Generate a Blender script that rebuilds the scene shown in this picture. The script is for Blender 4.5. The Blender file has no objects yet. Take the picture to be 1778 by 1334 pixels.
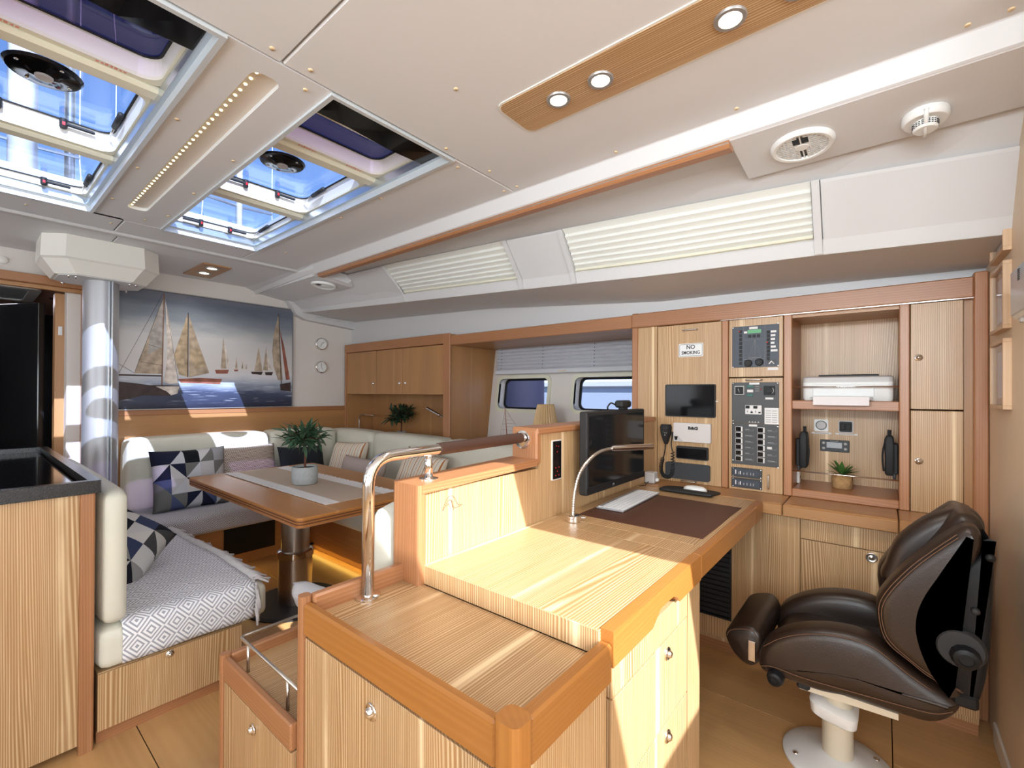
import bpy, bmesh, math, random
from mathutils import Vector, Matrix
random.seed(7)
SC = bpy.context.scene
COL = SC.collection

# ------------------------------------------------------------------ camera
# world: x = towards the bow, y = towards port, z = up; cabin sole at z = 0
cam_d = bpy.data.cameras.new('camera'); cam = bpy.data.objects.new('camera', cam_d); COL.objects.link(cam)
cam_d.sensor_width = 36.0; cam_d.lens = 790.14 / 1778 * 36.0
cam_d.shift_y = (678.32 - 667) / 1778
cam_d.clip_start = 0.02
_yaw, _pit, _rol = -0.8842395, 0.0048695, 0.0044599
_F = Vector((math.cos(_yaw) * math.cos(_pit), math.sin(_yaw) * math.cos(_pit), math.sin(_pit)))
_R = Vector((math.sin(_yaw), -math.cos(_yaw), 0)); _U = _R.cross(_F)
_R2 = _R * math.cos(_rol) + _U * math.sin(_rol); _U2 = _U * math.cos(_rol) - _R * math.sin(_rol)
_m = Matrix(((_R2.x, _U2.x, -_F.x, 0), (_R2.y, _U2.y, -_F.y, 0), (_R2.z, _U2.z, -_F.z, 1.21), (0, 0, 0, 1)))
cam.matrix_world = _m
SC.camera = cam

# ------------------------------------------------------------------ world, sun, added fill lights
TO_SUN = Vector((-1.42, 0.36, 1.0)).normalized()
wd = bpy.data.worlds.new('sky'); SC.world = wd; wd.use_nodes = True
nt = wd.node_tree; nt.nodes.clear()
_o = nt.nodes.new('ShaderNodeOutputWorld'); _b = nt.nodes.new('ShaderNodeBackground'); _s = nt.nodes.new('ShaderNodeTexSky')
_s.sky_type = 'NISHITA'; _s.sun_disc = False
_s.sun_elevation = math.asin(TO_SUN.z); _s.sun_rotation = math.atan2(TO_SUN.x, TO_SUN.y)
_s.air_density = 1.0; _s.dust_density = 0.3; _s.ozone_density = 2.5
_b.inputs['Strength'].default_value = 0.20
nt.links.new(_s.outputs[0], _b.inputs[0]); nt.links.new(_b.outputs[0], _o.inputs[0])

def light(name, kind, loc, energy, color=(1, 1, 1), direction=None, **kw):
    d = bpy.data.lights.new(name, kind); d.energy = energy; d.color = color
    for k, v in kw.items(): setattr(d, k, v)
    o = bpy.data.objects.new(name, d); o.location = loc
    if direction is not None:
        o.rotation_euler = Vector(direction).to_track_quat('-Z', 'Y').to_euler()
    COL.objects.link(o); return o

light('sun', 'SUN', (0, 0, 5), 9.5, (0.95, 0.97, 1.0), -TO_SUN, angle=0.006)
# added soft fills out of view: behind the camera and along the port side
light('aft_fill_light', 'AREA', (-2.2, 0.3, 1.35), 52, (0.84, 0.94, 1.0), (1, -0.25, 0.36), shape='RECTANGLE', size=2.0, size_y=1.3)  # added ambient fill from aft, unseen
light('port_fill_light', 'AREA', (-0.3, 2.15, 1.30), 62, (0.84, 0.94, 1.0), (0.05, -1, 0.55), shape='RECTANGLE', size=2.6, size_y=1.1)  # added fill for port-facing surfaces; the wall here has no window
light('galley_fill_light', 'AREA', (3.0, 2.15, 1.4), 16, (0.88, 0.94, 1.0), (0.0, -1, -0.05), shape='RECTANGLE', size=1.6, size_y=0.8)  # added fill for the saloon; no galley window behind it

light('port_high_fill_light', 'AREA', (0.3, 1.95, 1.85), 6, (0.84, 0.94, 1.0), (-0.05, -1, -0.06), shape='RECTANGLE', size=2.0, size_y=0.22, spread=math.radians(55))  # added narrow fill to brighten the navigation wall, unseen source
SC.view_settings.view_transform = 'Standard'; SC.view_settings.look = 'None'
SC.view_settings.gamma = 1.0; SC.view_settings.use_curve_mapping = False
SC.view_settings.exposure = 0.36

# ------------------------------------------------------------------ materials
def _ramp(nt, stops):
    r = nt.nodes.new('ShaderNodeValToRGB'); e = r.color_ramp.elements
    while len(e) < len(stops): e.new(0.5)
    for i, (p, c) in enumerate(stops): e[i].position = p; e[i].color = (*c, 1) if len(c) == 3 else c
    return r

def s2l(*c):
    return tuple((v / 255 / 12.92) if v / 255 <= 0.04045 else ((v / 255 + 0.055) / 1.055) ** 2.4 for v in c)

MATS = {}
def mat(name, col, rough=0.5, metal=0.0, bump=0.0, bscale=200, var=0.0, vscale=8, emit=0, coat=0.0, spec=0.5):
    m = bpy.data.materials.new(name); m.use_nodes = True; nt = m.node_tree; p = nt.nodes['Principled BSDF']
    p.inputs['Base Color'].default_value = (*col, 1); p.inputs['Roughness'].default_value = rough
    p.inputs['Metallic'].default_value = metal; p.inputs['Coat Weight'].default_value = coat
    p.inputs['Specular IOR Level'].default_value = spec
    tc = nt.nodes.new('ShaderNodeTexCoord')
    if var:
        n = nt.nodes.new('ShaderNodeTexNoise'); n.inputs['Scale'].default_value = vscale; n.inputs['Detail'].default_value = 4
        nt.links.new(tc.outputs['Object'], n.inputs['Vector'])
        r = _ramp(nt, [(0.3, tuple(v * (1 - var) for v in col)), (0.7, tuple(min(1, v * (1 + var)) for v in col))])
        nt.links.new(n.outputs['Fac'], r.inputs[0]); nt.links.new(r.outputs[0], p.inputs['Base Color'])
    if bump:
        n = nt.nodes.new('ShaderNodeTexNoise'); n.inputs['Scale'].default_value = bscale; n.inputs['Detail'].default_value = 3
        nt.links.new(tc.outputs['Object'], n.inputs['Vector'])
        b = nt.nodes.new('ShaderNodeBump'); b.inputs['Strength'].default_value = bump; b.inputs['Distance'].default_value = 0.002
        nt.links.new(n.outputs['Fac'], b.inputs['Height']); nt.links.new(b.outputs[0], p.inputs['Normal'])
    if emit:
        p.inputs['Emission Color'].default_value = (*col, 1); p.inputs['Emission Strength'].default_value = emit
    MATS[name] = m; return m

def wood(name, base, pale, axis, rough=0.38, fine=150, pale_amt=0.55, streak=0.6, sx=1.0):
    """limed timber: fine pale pores along the grain, a few wide pale cathedral streaks"""
    m = bpy.data.materials.new(name); m.use_nodes = True; nt = m.node_tree; p = nt.nodes['Principled BSDF']
    L = nt.links.new; N = nt.nodes.new
    tc = N('ShaderNodeTexCoord'); oi = N('ShaderNodeObjectInfo')
    add = N('ShaderNodeVectorMath'); add.operation = 'MULTIPLY_ADD'
    L(oi.outputs['Random'], add.inputs[0]); add.inputs[1].default_value = (13.7, 7.9, 5.3); L(tc.outputs['Object'], add.inputs[2])
    def stretched(across, along, detail=2, dist=0.0):
        mp = N('ShaderNodeMapping'); s = [across] * 3; s[axis] = along; mp.inputs['Scale'].default_value = s
        L(add.outputs[0], mp.inputs['Vector'])
        n = N('ShaderNodeTexNoise'); n.inputs['Scale'].default_value = 1.0; n.inputs['Detail'].default_value = detail
        n.inputs['Distortion'].default_value = dist
        L(mp.outputs[0], n.inputs['Vector']); return n
    sp = N('ShaderNodeSeparateXYZ'); L(add.outputs[0], sp.inputs[0])
    def M_(op, a, b=None, c=None):
        n = N('ShaderNodeMath'); n.operation = op
        for i, v in enumerate((a, b, c)):
            if v is None: continue
            if isinstance(v, (int, float)): n.inputs[i].default_value = v
            else: L(v, n.inputs[i])
        return n.outputs[0]
    ac = [i for i in range(3) if i != axis]
    t = M_('ADD', sp.outputs[ac[0]], M_('MULTIPLY', sp.outputs[ac[1]], 1.013))
    n1 = stretched(fine * 1.6, 3.0); n2 = stretched(7, 0.5, 3, 0.5); n3 = stretched(5.0 * sx, 0.30, 1, 0.4); n5 = stretched(24, 1.0, 2)
    t = M_('ADD', t, M_('ADD', M_('MULTIPLY', n3.outputs['Fac'], 0.14), M_('MULTIPLY', n5.outputs['Fac'], 0.010)))
    per = 0.95 / fine
    line = M_('MULTIPLY_ADD', M_('SINE', M_('MULTIPLY', t, 2 * math.pi / per)), 0.5, 0.5)
    line = M_('MULTIPLY', M_('POWER', line, 1.3), M_('MULTIPLY_ADD', n1.outputs['Fac'], 1.3, -0.05))
    # wide growth bands; a pale flare now and then along one of them
    band = M_('MULTIPLY_ADD', M_('SINE', M_('MULTIPLY', t, 2 * math.pi / 0.31)), 0.5, 0.5)
    n6 = stretched(6, 1.6, 2); gate = _ramp(nt, [(0.42, (0.12, 0.12, 0.12)), (0.58, (1, 1, 1))]); L(n6.outputs['Fac'], gate.inputs[0])
    flare = M_('MULTIPLY', M_('MULTIPLY', M_('POWER', band, 130.0), gate.outputs[0]), streak)
    dark = tuple(v * 0.82 for v in base); lite = tuple(min(1, v * 1.06) for v in base)
    r2 = _ramp(nt, [(0.3, dark), (0.72, lite)]); L(n2.outputs['Fac'], r2.inputs[0])
    mx = N('ShaderNodeMix'); mx.data_type = 'RGBA'; L(M_('MULTIPLY', line, pale_amt), mx.inputs[0]); L(r2.outputs[0], mx.inputs[6]); mx.inputs[7].default_value = (*pale, 1)
    mx2 = N('ShaderNodeMix'); mx2.data_type = 'RGBA'; L(flare, mx2.inputs[0]); L(mx.outputs[2], mx2.inputs[6]); mx2.inputs[7].default_value = (*tuple(min(1, v * 1.1) for v in pale), 1)
    L(mx2.outputs[2], p.inputs['Base Color']); p.inputs['Roughness'].default_value = rough
    b = N('ShaderNodeBump'); b.inputs['Strength'].default_value = 0.12; b.inputs['Distance'].default_value = 0.001
    L(line, b.inputs['Height']); L(b.outputs[0], p.inputs['Normal'])
    p.inputs['Coat Weight'].default_value = 0.12; p.inputs['Coat Roughness'].default_value = 0.25
    MATS[name] = m; return m

OAK = s2l(172, 128, 82); OAKP = s2l(232, 204, 162)
for ax, t in ((0, 'x'), (1, 'y'), (2, 'z')):
    wood('oak_' + t, OAK, OAKP, ax, pale_amt=0.95, streak=0.9)
    wood('trim_' + t, s2l(170, 114, 74), s2l(204, 156, 116), ax, fine=110, pale_amt=0.35, streak=0.15)
    wood('honey_' + t, s2l(174, 112, 52), s2l(190, 132, 70), ax, fine=90, pale_amt=0.3, streak=0.1, rough=0.3)
    wood('dim_' + t, s2l(176, 126, 78), s2l(200, 156, 108), ax, fine=110, pale_amt=0.35, streak=0.35)
wood('sole', s2l(204, 158, 104), s2l(216, 176, 124), 0, fine=40, pale_amt=0.25, streak=0.15, rough=0.3)
wood('light_frame', s2l(214, 178, 140), s2l(232, 205, 175), 2, fine=80, pale_amt=0.3, streak=0.1)
wood('table_wood', s2l(188, 126, 68), s2l(216, 164, 106), 0, fine=100, pale_amt=0.3, streak=0.5, rough=0.28)

mat('vinyl', s2l(222, 222, 224), 0.55, bump=0.08, bscale=500)
mat('liner', s2l(208, 206, 206), 0.5, bump=0.05, bscale=300)
mat('gel_white', s2l(232, 228, 220), 0.35)
mat('bulk_white', s2l(222, 214, 208), 0.6)
mat('aft_wall', s2l(228, 206, 178), 0.5)
mat('cream', s2l(224, 220, 200), 0.35)
mat('alu', s2l(200, 208, 216), 0.28, 0.85)
mat('alu_white', s2l(216, 222, 226), 0.4, 0.3)
mat('chrome', (0.82, 0.80, 0.78), 0.09, 1.0)
mat('steel', (0.62, 0.58, 0.54), 0.3, 1.0)
mat('mast', s2l(186, 186, 190), 0.5, 0.7)
mat('black', (0.007, 0.007, 0.008), 0.45, spec=0.25)
mat('black_gloss', (0.006, 0.006, 0.007), 0.10, spec=0.22)
mat('black_soft', (0.014, 0.014, 0.015), 0.65)
mat('gloss_door', (0.012, 0.012, 0.013), 0.12)
mat('slate', (0.012, 0.012, 0.013), 0.22, bump=0.25, bscale=350, var=0.5, vscale=300)
mat('charcoal', s2l(52, 54, 58), 0.5)
mat('panel_grey', s2l(70, 70, 72), 0.5)
mat('panel_blue', s2l(58, 64, 76), 0.45)
mat('white', s2l(236, 236, 234), 0.4)
mat('label', s2l(232, 228, 226), 0.6)
mat('plastic_grey', s2l(196, 192, 190), 0.45)
mat('box_white', s2l(214, 206, 202), 0.45)
mat('dark_print', s2l(24, 24, 26), 0.6)
mat('grey_print', s2l(150, 150, 150), 0.6)
mat('red', s2l(200, 24, 30), 0.4)
mat('led_red', (0.6, 0.02, 0.02), 0.4, emit=0.25)
mat('lcd_green', s2l(70, 150, 90), 0.3, emit=0.12)
mat('lcd_teal', s2l(10, 90, 80), 0.3)
mat('lcd_grey', s2l(175, 180, 182), 0.3)
mat('ivory', s2l(218, 214, 198), 0.48, bump=0.12, bscale=260, var=0.03, vscale=5)
mat('brown_leather', s2l(42, 30, 23), 0.36, bump=0.18, bscale=220, var=0.15, vscale=10)
mat('stitch', s2l(104, 72, 50), 0.7)
mat('mat_leather', s2l(86, 54, 40), 0.5, bump=0.08, bscale=300)
mat('wrap_leather', s2l(76, 50, 40), 0.5, bump=0.12, bscale=300)
mat('warm_white', s2l(214, 202, 180), 0.4)
mat('lamp_glow', (1.0, 0.93, 0.72), 0.4, emit=6)
mat('led_glow', (1.0, 0.88, 0.45), 0.4, emit=6)
mat('ring_grey', s2l(176, 172, 170), 0.35, 0.6)
mat('recess', s2l(226, 216, 204), 0.5)
mat('cap', s2l(226, 200, 160), 0.5)
mat('linen', s2l(196, 176, 156), 0.85, bump=0.3, bscale=700)
mat('runner_white', s2l(232, 228, 226), 0.85, bump=0.3, bscale=600)
mat('fringe', s2l(206, 200, 200), 0.9)
mat('concrete', s2l(172, 176, 176), 0.85, bump=0.5, bscale=160, var=0.08, vscale=60)
mat('soil', s2l(40, 30, 24), 0.95)
mat('leaf_green', s2l(58, 88, 62), 0.5, var=0.3, vscale=30)
mat('leaf_green2', s2l(70, 110, 52), 0.45, var=0.25, vscale=30)
mat('leaf_dark', s2l(44, 66, 44), 0.5, var=0.3, vscale=30)
mat('bark', s2l(104, 62, 44), 0.8)
mat('shade', s2l(214, 182, 138), 0.8)
mat('model_red', s2l(150, 60, 40), 0.5)
mat('thread', s2l(120, 112, 110), 0.8)
mat('navy_cloth', s2l(30, 34, 42), 0.9, bump=0.3, bscale=500)
mat('mauve_cloth', s2l(186, 170, 162), 0.85, bump=0.2, bscale=500)
mat('pleat', s2l(228, 228, 222), 0.75)
mat('pleat_grey', s2l(206, 206, 212), 0.7)
mat('foam_red', s2l(214, 130, 122), 0.7)
mat('hull_blue', s2l(196, 208, 232), 0.3)
mat('hull_pale', s2l(210, 218, 236), 0.3)
mat('hull_white', s2l(236, 238, 246), 0.3)
mat('fender_navy', s2l(12, 14, 44), 0.8)
mat('keys', s2l(228, 228, 230), 0.5)
mat('kb_alu', s2l(188, 190, 194), 0.35, 0.6)
mat('jute', s2l(176, 138, 92), 0.9, bump=0.9, bscale=120, var=0.2, vscale=60)
mat('paper', s2l(238, 230, 230), 0.8)
mat('pink_ceiling', s2l(200, 150, 130), 0.5)
mat('mirror', (0.75, 0.77, 0.8), 0.05, 1.0)
mat('rig_white', s2l(236, 236, 240), 0.5)

def glass(name, tint, refl=0.10):
    m = bpy.data.materials.new(name); m.use_nodes = True; nt = m.node_tree; nt.nodes.clear()
    o = nt.nodes.new('ShaderNodeOutputMaterial'); t = nt.nodes.new('ShaderNodeBsdfTransparent'); g = nt.nodes.new('ShaderNodeBsdfGlossy')
    g.inputs['Roughness'].default_value = 0.02; t.inputs[0].default_value = (*tint, 1)
    lw = nt.nodes.new('ShaderNodeLayerWeight'); lw.inputs['Blend'].default_value = 0.5
    pw = nt.nodes.new('ShaderNodeMath'); pw.operation = 'POWER'; pw.inputs[1].default_value = 4.0; nt.links.new(lw.outputs['Facing'], pw.inputs[0])
    ma = nt.nodes.new('ShaderNodeMath'); ma.operation = 'MULTIPLY_ADD'; ma.inputs[1].default_value = 0.5; ma.inputs[2].default_value = refl * .4; nt.links.new(pw.outputs[0], ma.inputs[0])
    mx = nt.nodes.new('ShaderNodeMixShader')
    nt.links.new(ma.outputs[0], mx.inputs[0]); nt.links.new(t.outputs[0], mx.inputs[1]); nt.links.new(g.outputs[0], mx.inputs[2])
    nt.links.new(mx.outputs[0], o.inputs[0]); MATS[name] = m
glass('glass_blue', (0.80, 0.86, 1.0)); glass('glass_clear', (0.93, 0.95, 0.98), 0.02); glass('glass_tint', (0.24, 0.20, 0.30))

# ------------------------------------------------------------------ mesh builder
class MB:
    def __init__(s): s.v = []; s.f = []; s.uv = []
    def add(s, vs, fs):
        b = len(s.v); s.v += [tuple(map(float, q)) for q in vs]; s.f += [tuple(i + b for i in f) for f in fs]; return s
    def box(s, x0, x1, y0, y1, z0, z1, b=0.0):
        x0, x1 = min(x0, x1), max(x0, x1); y0, y1 = min(y0, y1), max(y0, y1); z0, z1 = min(z0, z1), max(z0, z1)
        b = min(b, (x1 - x0) * .45, (y1 - y0) * .45, (z1 - z0) * .45)
        if b <= 0:
            return s.add([(x0, y0, z0), (x1, y0, z0), (x1, y1, z0), (x0, y1, z0), (x0, y0, z1), (x1, y0, z1), (x1, y1, z1), (x0, y1, z1)],
                         [(3, 2, 1, 0), (4, 5, 6, 7), (0, 1, 5, 4), (1, 2, 6, 5), (2, 3, 7, 6), (3, 0, 4, 7)])
        X = (x0, x1); Y = (y0, y1); Z = (z0, z1); idx = {}; vs = []
        for i in (0, 1):
            for j in (0, 1):
                for k in (0, 1):
                    dx = b * (1 - 2 * i); dy = b * (1 - 2 * j); dz = b * (1 - 2 * k)
                    idx[i, j, k, 0] = len(vs); vs.append((X[i], Y[j] + dy, Z[k] + dz))
                    idx[i, j, k, 1] = len(vs); vs.append((X[i] + dx, Y[j], Z[k] + dz))
                    idx[i, j, k, 2] = len(vs); vs.append((X[i] + dx, Y[j] + dy, Z[k]))
        fs = []
        for a in range(3):
            o = [q for q in range(3) if q != a]
            for e in (0, 1):
                q = []
                for (u, w) in ((0, 0), (1, 0), (1, 1), (0, 1)):
                    c = [0, 0, 0]; c[a] = e; c[o[0]] = u; c[o[1]] = w; q.append(idx[(*c, a)])
                fs.append(tuple(q))
            for u in (0, 1):
                for w in (0, 1):
                    c0 = [0, 0, 0]; c0[o[0]] = u; c0[o[1]] = w; c1 = list(c0); c1[a] = 1
                    fs.append((idx[(*c0, o[0])], idx[(*c1, o[0])], idx[(*c1, o[1])], idx[(*c0, o[1])]))
        for i in (0, 1):
            for j in (0, 1):
                for k in (0, 1): fs.append((idx[i, j, k, 0], idx[i, j, k, 1], idx[i, j, k, 2]))
        return s.add(vs, fs)
    def prism(s, pts, plane, a0, a1):
        """polygon in plane 'xy' / 'xz' / 'yz' extruded along the third axis from a0 to a1"""
        def P(u, v, a): return {'xy': (u, v, a), 'xz': (u, a, v), 'yz': (a, u, v)}[plane]
        n = len(pts)
        return s.add([P(u, v, a0) for u, v in pts] + [P(u, v, a1) for u, v in pts],
                     [tuple(range(n))[::-1], tuple(range(n, 2 * n))] + [(i, (i + 1) % n, n + (i + 1) % n, n + i) for i in range(n)])
    def ring(s, out, inn, plane, a0, a1):
        def P(u, v, a): return {'xy': (u, v, a), 'xz': (u, a, v), 'yz': (a, u, v)}[plane]
        n = len(out); vs = [P(u, v, a0) for u, v in out] + [P(u, v, a0) for u, v in inn] + [P(u, v, a1) for u, v in out] + [P(u, v, a1) for u, v in inn]
        fs = []
        for i in range(n):
            j = (i + 1) % n
            fs += [(i, j, n + j, n + i), (2 * n + i, 3 * n + i, 3 * n + j, 2 * n + j), (i, 2 * n + i, 2 * n + j, j), (n + i, n + j, 3 * n + j, 3 * n + i)]
        return s.add(vs, fs)
    def loft(s, rings, closed=True, caps=True):
        n = len(rings[0]); vs = [q for r in rings for q in r]; fs = []
        for k in range(len(rings) - 1):
            for i in range(n if closed else n - 1):
                j = (i + 1) % n; fs.append((k * n + i, k * n + j, (k + 1) * n + j, (k + 1) * n + i))
        if caps and closed: fs += [tuple(range(n))[::-1], tuple(range((len(rings) - 1) * n, len(rings) * n))]
        return s.add(vs, fs)
    def lathe(s, prof, c=(0, 0, 0), axis=2, n=24, sy=1.0):
        """prof: (radius, height) along axis from c"""
        rings = []
        for r, h in prof:
            R = []
            for i in range(n):
                a = 2 * math.pi * i / n; u, v = r * math.cos(a), r * math.sin(a) * sy
                q = {2: (u, v, h), 0: (h, u, v), 1: (u, h, v)}[axis]; R.append((c[0] + q[0], c[1] + q[1], c[2] + q[2]))
            rings.append(R)
        return s.loft(rings)
    def cyl(s, c, r, h, axis=2, n=20): return s.lathe([(r, 0), (r, h)], c, axis, n)
    def tube(s, pts, r, n=10, caps=True):
        pts = [Vector(p) for p in pts]; rings = []; up = None
        rr = r if isinstance(r, (list, tuple)) else [r] * len(pts)
        for i, p in enumerate(pts):
            t = ((pts[min(i + 1, len(pts) - 1)] - pts[max(i - 1, 0)])).normalized()
            if up is None:
                up = Vector((0, 0, 1)) if abs(t.z) < .9 else Vector((1, 0, 0))
            a = t.cross(up).normalized(); up = a.cross(t).normalized()
            rings.append([tuple(p + (a * math.cos(2 * math.pi * k / n) + up * math.sin(2 * math.pi * k / n)) * rr[i]) for k in range(n)])
        return s.loft(rings, caps=caps)
    def xform(s, M): s.v = [tuple(M @ Vector(q)) for q in s.v]; return s

def arc_path(pts, R, n=7):
    pts = [Vector(p) for p in pts]; out = [pts[0]]
    for i in range(1, len(pts) - 1):
        a, b, c = pts[i - 1], pts[i], pts[i + 1]; d0 = (a - b).normalized(); d1 = (c - b).normalized()
        t = min(R, (a - b).length * .49, (c - b).length * .49); p0 = b + d0 * t; p1 = b + d1 * t
        for k in range(n + 1):
            u = k / n; out.append(p0 * (1 - u) ** 2 + b * 2 * u * (1 - u) + p1 * u * u)
    out.append(pts[-1]); return out

def smooth_path(pts, k=6):
    P = [Vector(p) for p in pts]; P = [P[0] * 2 - P[1]] + P + [P[-1] * 2 - P[-2]]; out = []
    for i in range(1, len(P) - 2):
        for j in range(k):
            t = j / k
            out.append(0.5 * ((2 * P[i]) + (-P[i - 1] + P[i + 1]) * t + (2 * P[i - 1] - 5 * P[i] + 4 * P[i + 1] - P[i + 2]) * t * t + (-P[i - 1] + 3 * P[i] - 3 * P[i + 1] + P[i + 2]) * t ** 3))
    out.append(P[-2]); return out

def rrect(u0, u1, v0, v1, r, n=5):
    out = []
    for (cu, cv, a0) in ((u1 - r, v1 - r, 0), (u0 + r, v1 - r, 90), (u0 + r, v0 + r, 180), (u1 - r, v0 + r, 270)):
        for i in range(n + 1):
            a = math.radians(a0 + 90 * i / n); out.append((cu + r * math.cos(a), cv + r * math.sin(a)))
    return out

def cushion_mb(x0, x1, y0, y1, z0, z1, r=0.03, bulge=0.012, n=10):
    """soft box: rounded edges, slightly domed faces"""
    c = Vector(((x0 + x1) / 2, (y0 + y1) / 2, (z0 + z1) / 2)); h = Vector((abs(x1 - x0) / 2, abs(y1 - y0) / 2, abs(z1 - z0) / 2))
    bm = bmesh.new(); bmesh.ops.create_cube(bm, size=2.0)
    bmesh.ops.subdivide_edges(bm, edges=bm.edges[:], cuts=n, use_grid_fill=True)
    rr = min(r, h.x * .95, h.y * .95, h.z * .95)
    vs = []
    for v in bm.verts:
        # concentrate samples near edges
        q = Vector([math.copysign(abs(t) ** 0.6, t) for t in v.co]); p = Vector((q.x * h.x, q.y * h.y, q.z * h.z))
        core = Vector([max(-h[i] + rr, min(h[i] - rr, p[i])) for i in range(3)]); d = p - core
        if d.length > 1e-9: p = core + d.normalized() * min(rr, d.length if d.length < rr else rr)
        e = [1 - min(1, abs(p[i]) / h[i]) ** 2 for i in range(3)]
        for i in range(3):
            j, k = [(1, 2), (0, 2), (0, 1)][i]
            if abs(p[i]) > h[i] - rr * .3: p[i] += math.copysign(bulge * e[j] * e[k], p[i])
        vs.append(tuple(c + p))
    m = MB(); bm.verts.index_update(); m.add(vs, [tuple(v.index for v in f.verts) for f in bm.faces]); bm.free(); return m

def pillow_mb(c, right, up, w, h, t, n=18, pinch=0.06, sag=0.0):
    c = Vector(c); R = Vector(right).normalized(); U = Vector(up); U = (U - R * U.dot(R)).normalized(); Nn = R.cross(U)
    m = MB(); g = {}
    for side in (1, -1):
        for i in range(n + 1):
            for j in range(n + 1):
                u = -1 + 2 * i / n; v = -1 + 2 * j / n
                if side == -1 and (i in (0, n) or j in (0, n)): g[side, i, j] = g[1, i, j]; continue
                uu = u * (1 - pinch * (1 - v * v)); vv = v * (1 - pinch * (1 - u * u))
                th = (max(0, 1 - u ** 4) * max(0, 1 - v ** 4)) ** 0.55 * t / 2
                th *= 1 + 0.05 * math.sin(5 * u + 3 * v) * math.cos(4 * v)
                p = c + R * (uu * w / 2) + U * (vv * h / 2 - sag * (1 - u * u) * max(0, v)) + Nn * (th * side)
                g[side, i, j] = len(m.v); m.v.append(tuple(p)); m.uv.append((i / n, j / n))
        for i in range(n):
            for j in range(n):
                q = (g[side, i, j], g[side, i + 1, j], g[side, i + 1, j + 1], g[side, i, j + 1]); m.f.append(q if side == 1 else q[::-1])
    return m

# ------------------------------------------------------------------ objects
WL = {}
def link(o): COL.objects.link(o); return o
def tag(o, label=None, cat=None, group=None, kind=None):
    if label: o['label'] = label
    if cat: o['category'] = cat
    if group: o['group'] = group
    if kind: o['kind'] = kind
    return o
def thing(name, label, cat, loc=(0, 0, 0), rz=0.0, group=None, kind=None):
    o = bpy.data.objects.new(name, None); o.empty_display_size = 0.05; o.location = loc; o.rotation_euler = (0, 0, rz); link(o)
    WL[o] = Vector(loc); return tag(o, label, cat, group, kind)
def part(name, mb, m, parent=None, smooth=False, local=False, label=None, auto=None):
    """one mesh object; builder coordinates are world coordinates unless local"""
    if parent is not None: org = Vector((0, 0, 0)) if local else WL.get(parent, Vector((0, 0, 0)))
    else:
        xs = [q[0] for q in mb.v]; ys = [q[1] for q in mb.v]; zs = [q[2] for q in mb.v]
        org = Vector(((min(xs) + max(xs)) / 2, (min(ys) + max(ys)) / 2, min(zs)))
    me = bpy.data.meshes.new(name); me.from_pydata([tuple(Vector(q) - org) for q in mb.v], [], mb.f)
    bm = bmesh.new(); bm.from_mesh(me); bmesh.ops.recalc_face_normals(bm, faces=bm.faces[:]); bm.to_mesh(me); bm.free()
    ms = m if isinstance(m, (list, tuple)) else [m]
    for q in ms: me.materials.append(MATS[q] if isinstance(q, str) else q)
    if smooth:
        for p in me.polygons: p.use_smooth = True
        if auto is not None:
            try: me.set_sharp_from_angle(angle=math.radians(auto))
            except Exception: pass
    if mb.uv and len(mb.uv) == len(mb.v):
        lay = me.uv_layers.new(name='uv')
        for lp in me.loops: lay.data[lp.index].uv = mb.uv[lp.vertex_index]
    o = bpy.data.objects.new(name, me); link(o)
    if parent is None: o.location = org; WL[o] = org
    else: o.parent = parent; WL[o] = org
    if label: o['label'] = label
    return o
def solo(name, mb, m, label, cat, group=None, smooth=False, auto=None):
    return tag(part(name, mb, m, None, smooth, auto=auto), label, cat, group)
def struct(name, mb, m, smooth=False, label=None, auto=None):
    return tag(part(name, mb, m, None, smooth, auto=auto), label, None, None, 'structure')
def share(o, loc, parent, rot=None, scale=None):
    """a copy that shares mesh data"""
    c = o.copy(); c.parent = parent; c.location = loc
    if rot is not None: c.rotation_euler = rot
    if scale is not None: c.scale = scale
    link(c); return c

def lettering(txt, size, m, parent, origin, right, up, name='lettering', depth=0.0006, align='CENTER', offset=0.0, xscale=1.0):
    cu = bpy.data.curves.new(name, 'FONT'); cu.body = txt; cu.size = size; cu.align_x = align; cu.align_y = 'CENTER'; cu.offset = offset; cu.extrude = depth
    cu.resolution_u = 3
    t = bpy.data.objects.new('tmp', cu); link(t); bpy.context.view_layer.update()
    me = bpy.data.meshes.new_from_object(t.evaluated_get(bpy.context.evaluated_depsgraph_get()))
    bpy.data.objects.remove(t); R = Vector(right).normalized(); U = Vector(up).normalized(); N = R.cross(U)
    M = Matrix(((R.x * xscale, U.x, N.x, origin[0]), (R.y * xscale, U.y, N.y, origin[1]), (R.z * xscale, U.z, N.z, origin[2]), (0, 0, 0, 1)))
    mb = MB(); mb.add([tuple(M @ v.co) for v in me.vertices], [tuple(p.vertices) for p in me.polygons])
    return part(name, mb, m, parent)
# ================================================================== the setting
# ---- sole (floor): panels with open joints over a dark underlay
fl = struct('floor', MB().box(-2.65, 6.2, -2.6, 2.3, -0.06, -0.006), 'soil')
for i, (x0, x1) in enumerate(((-2.65, -1.1), (-1.1, -0.02), (-0.02, 0.72), (0.72, 1.62), (1.62, 2.42), (2.42, 3.55), (3.55, 4.7), (4.7, 6.2))):
    for j, (y0, y1) in enumerate(((-2.6, -1.95), (-1.95, -1.32), (-1.32, -0.42), (-0.42, 0.5), (0.5, 1.4), (1.4, 2.3))):
        part('floor_panel', MB().box(x0 + .0015, x1 - .0015, y0 + .0015, y1 - .0015, -0.006, 0, .001), 'sole', fl)

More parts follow.
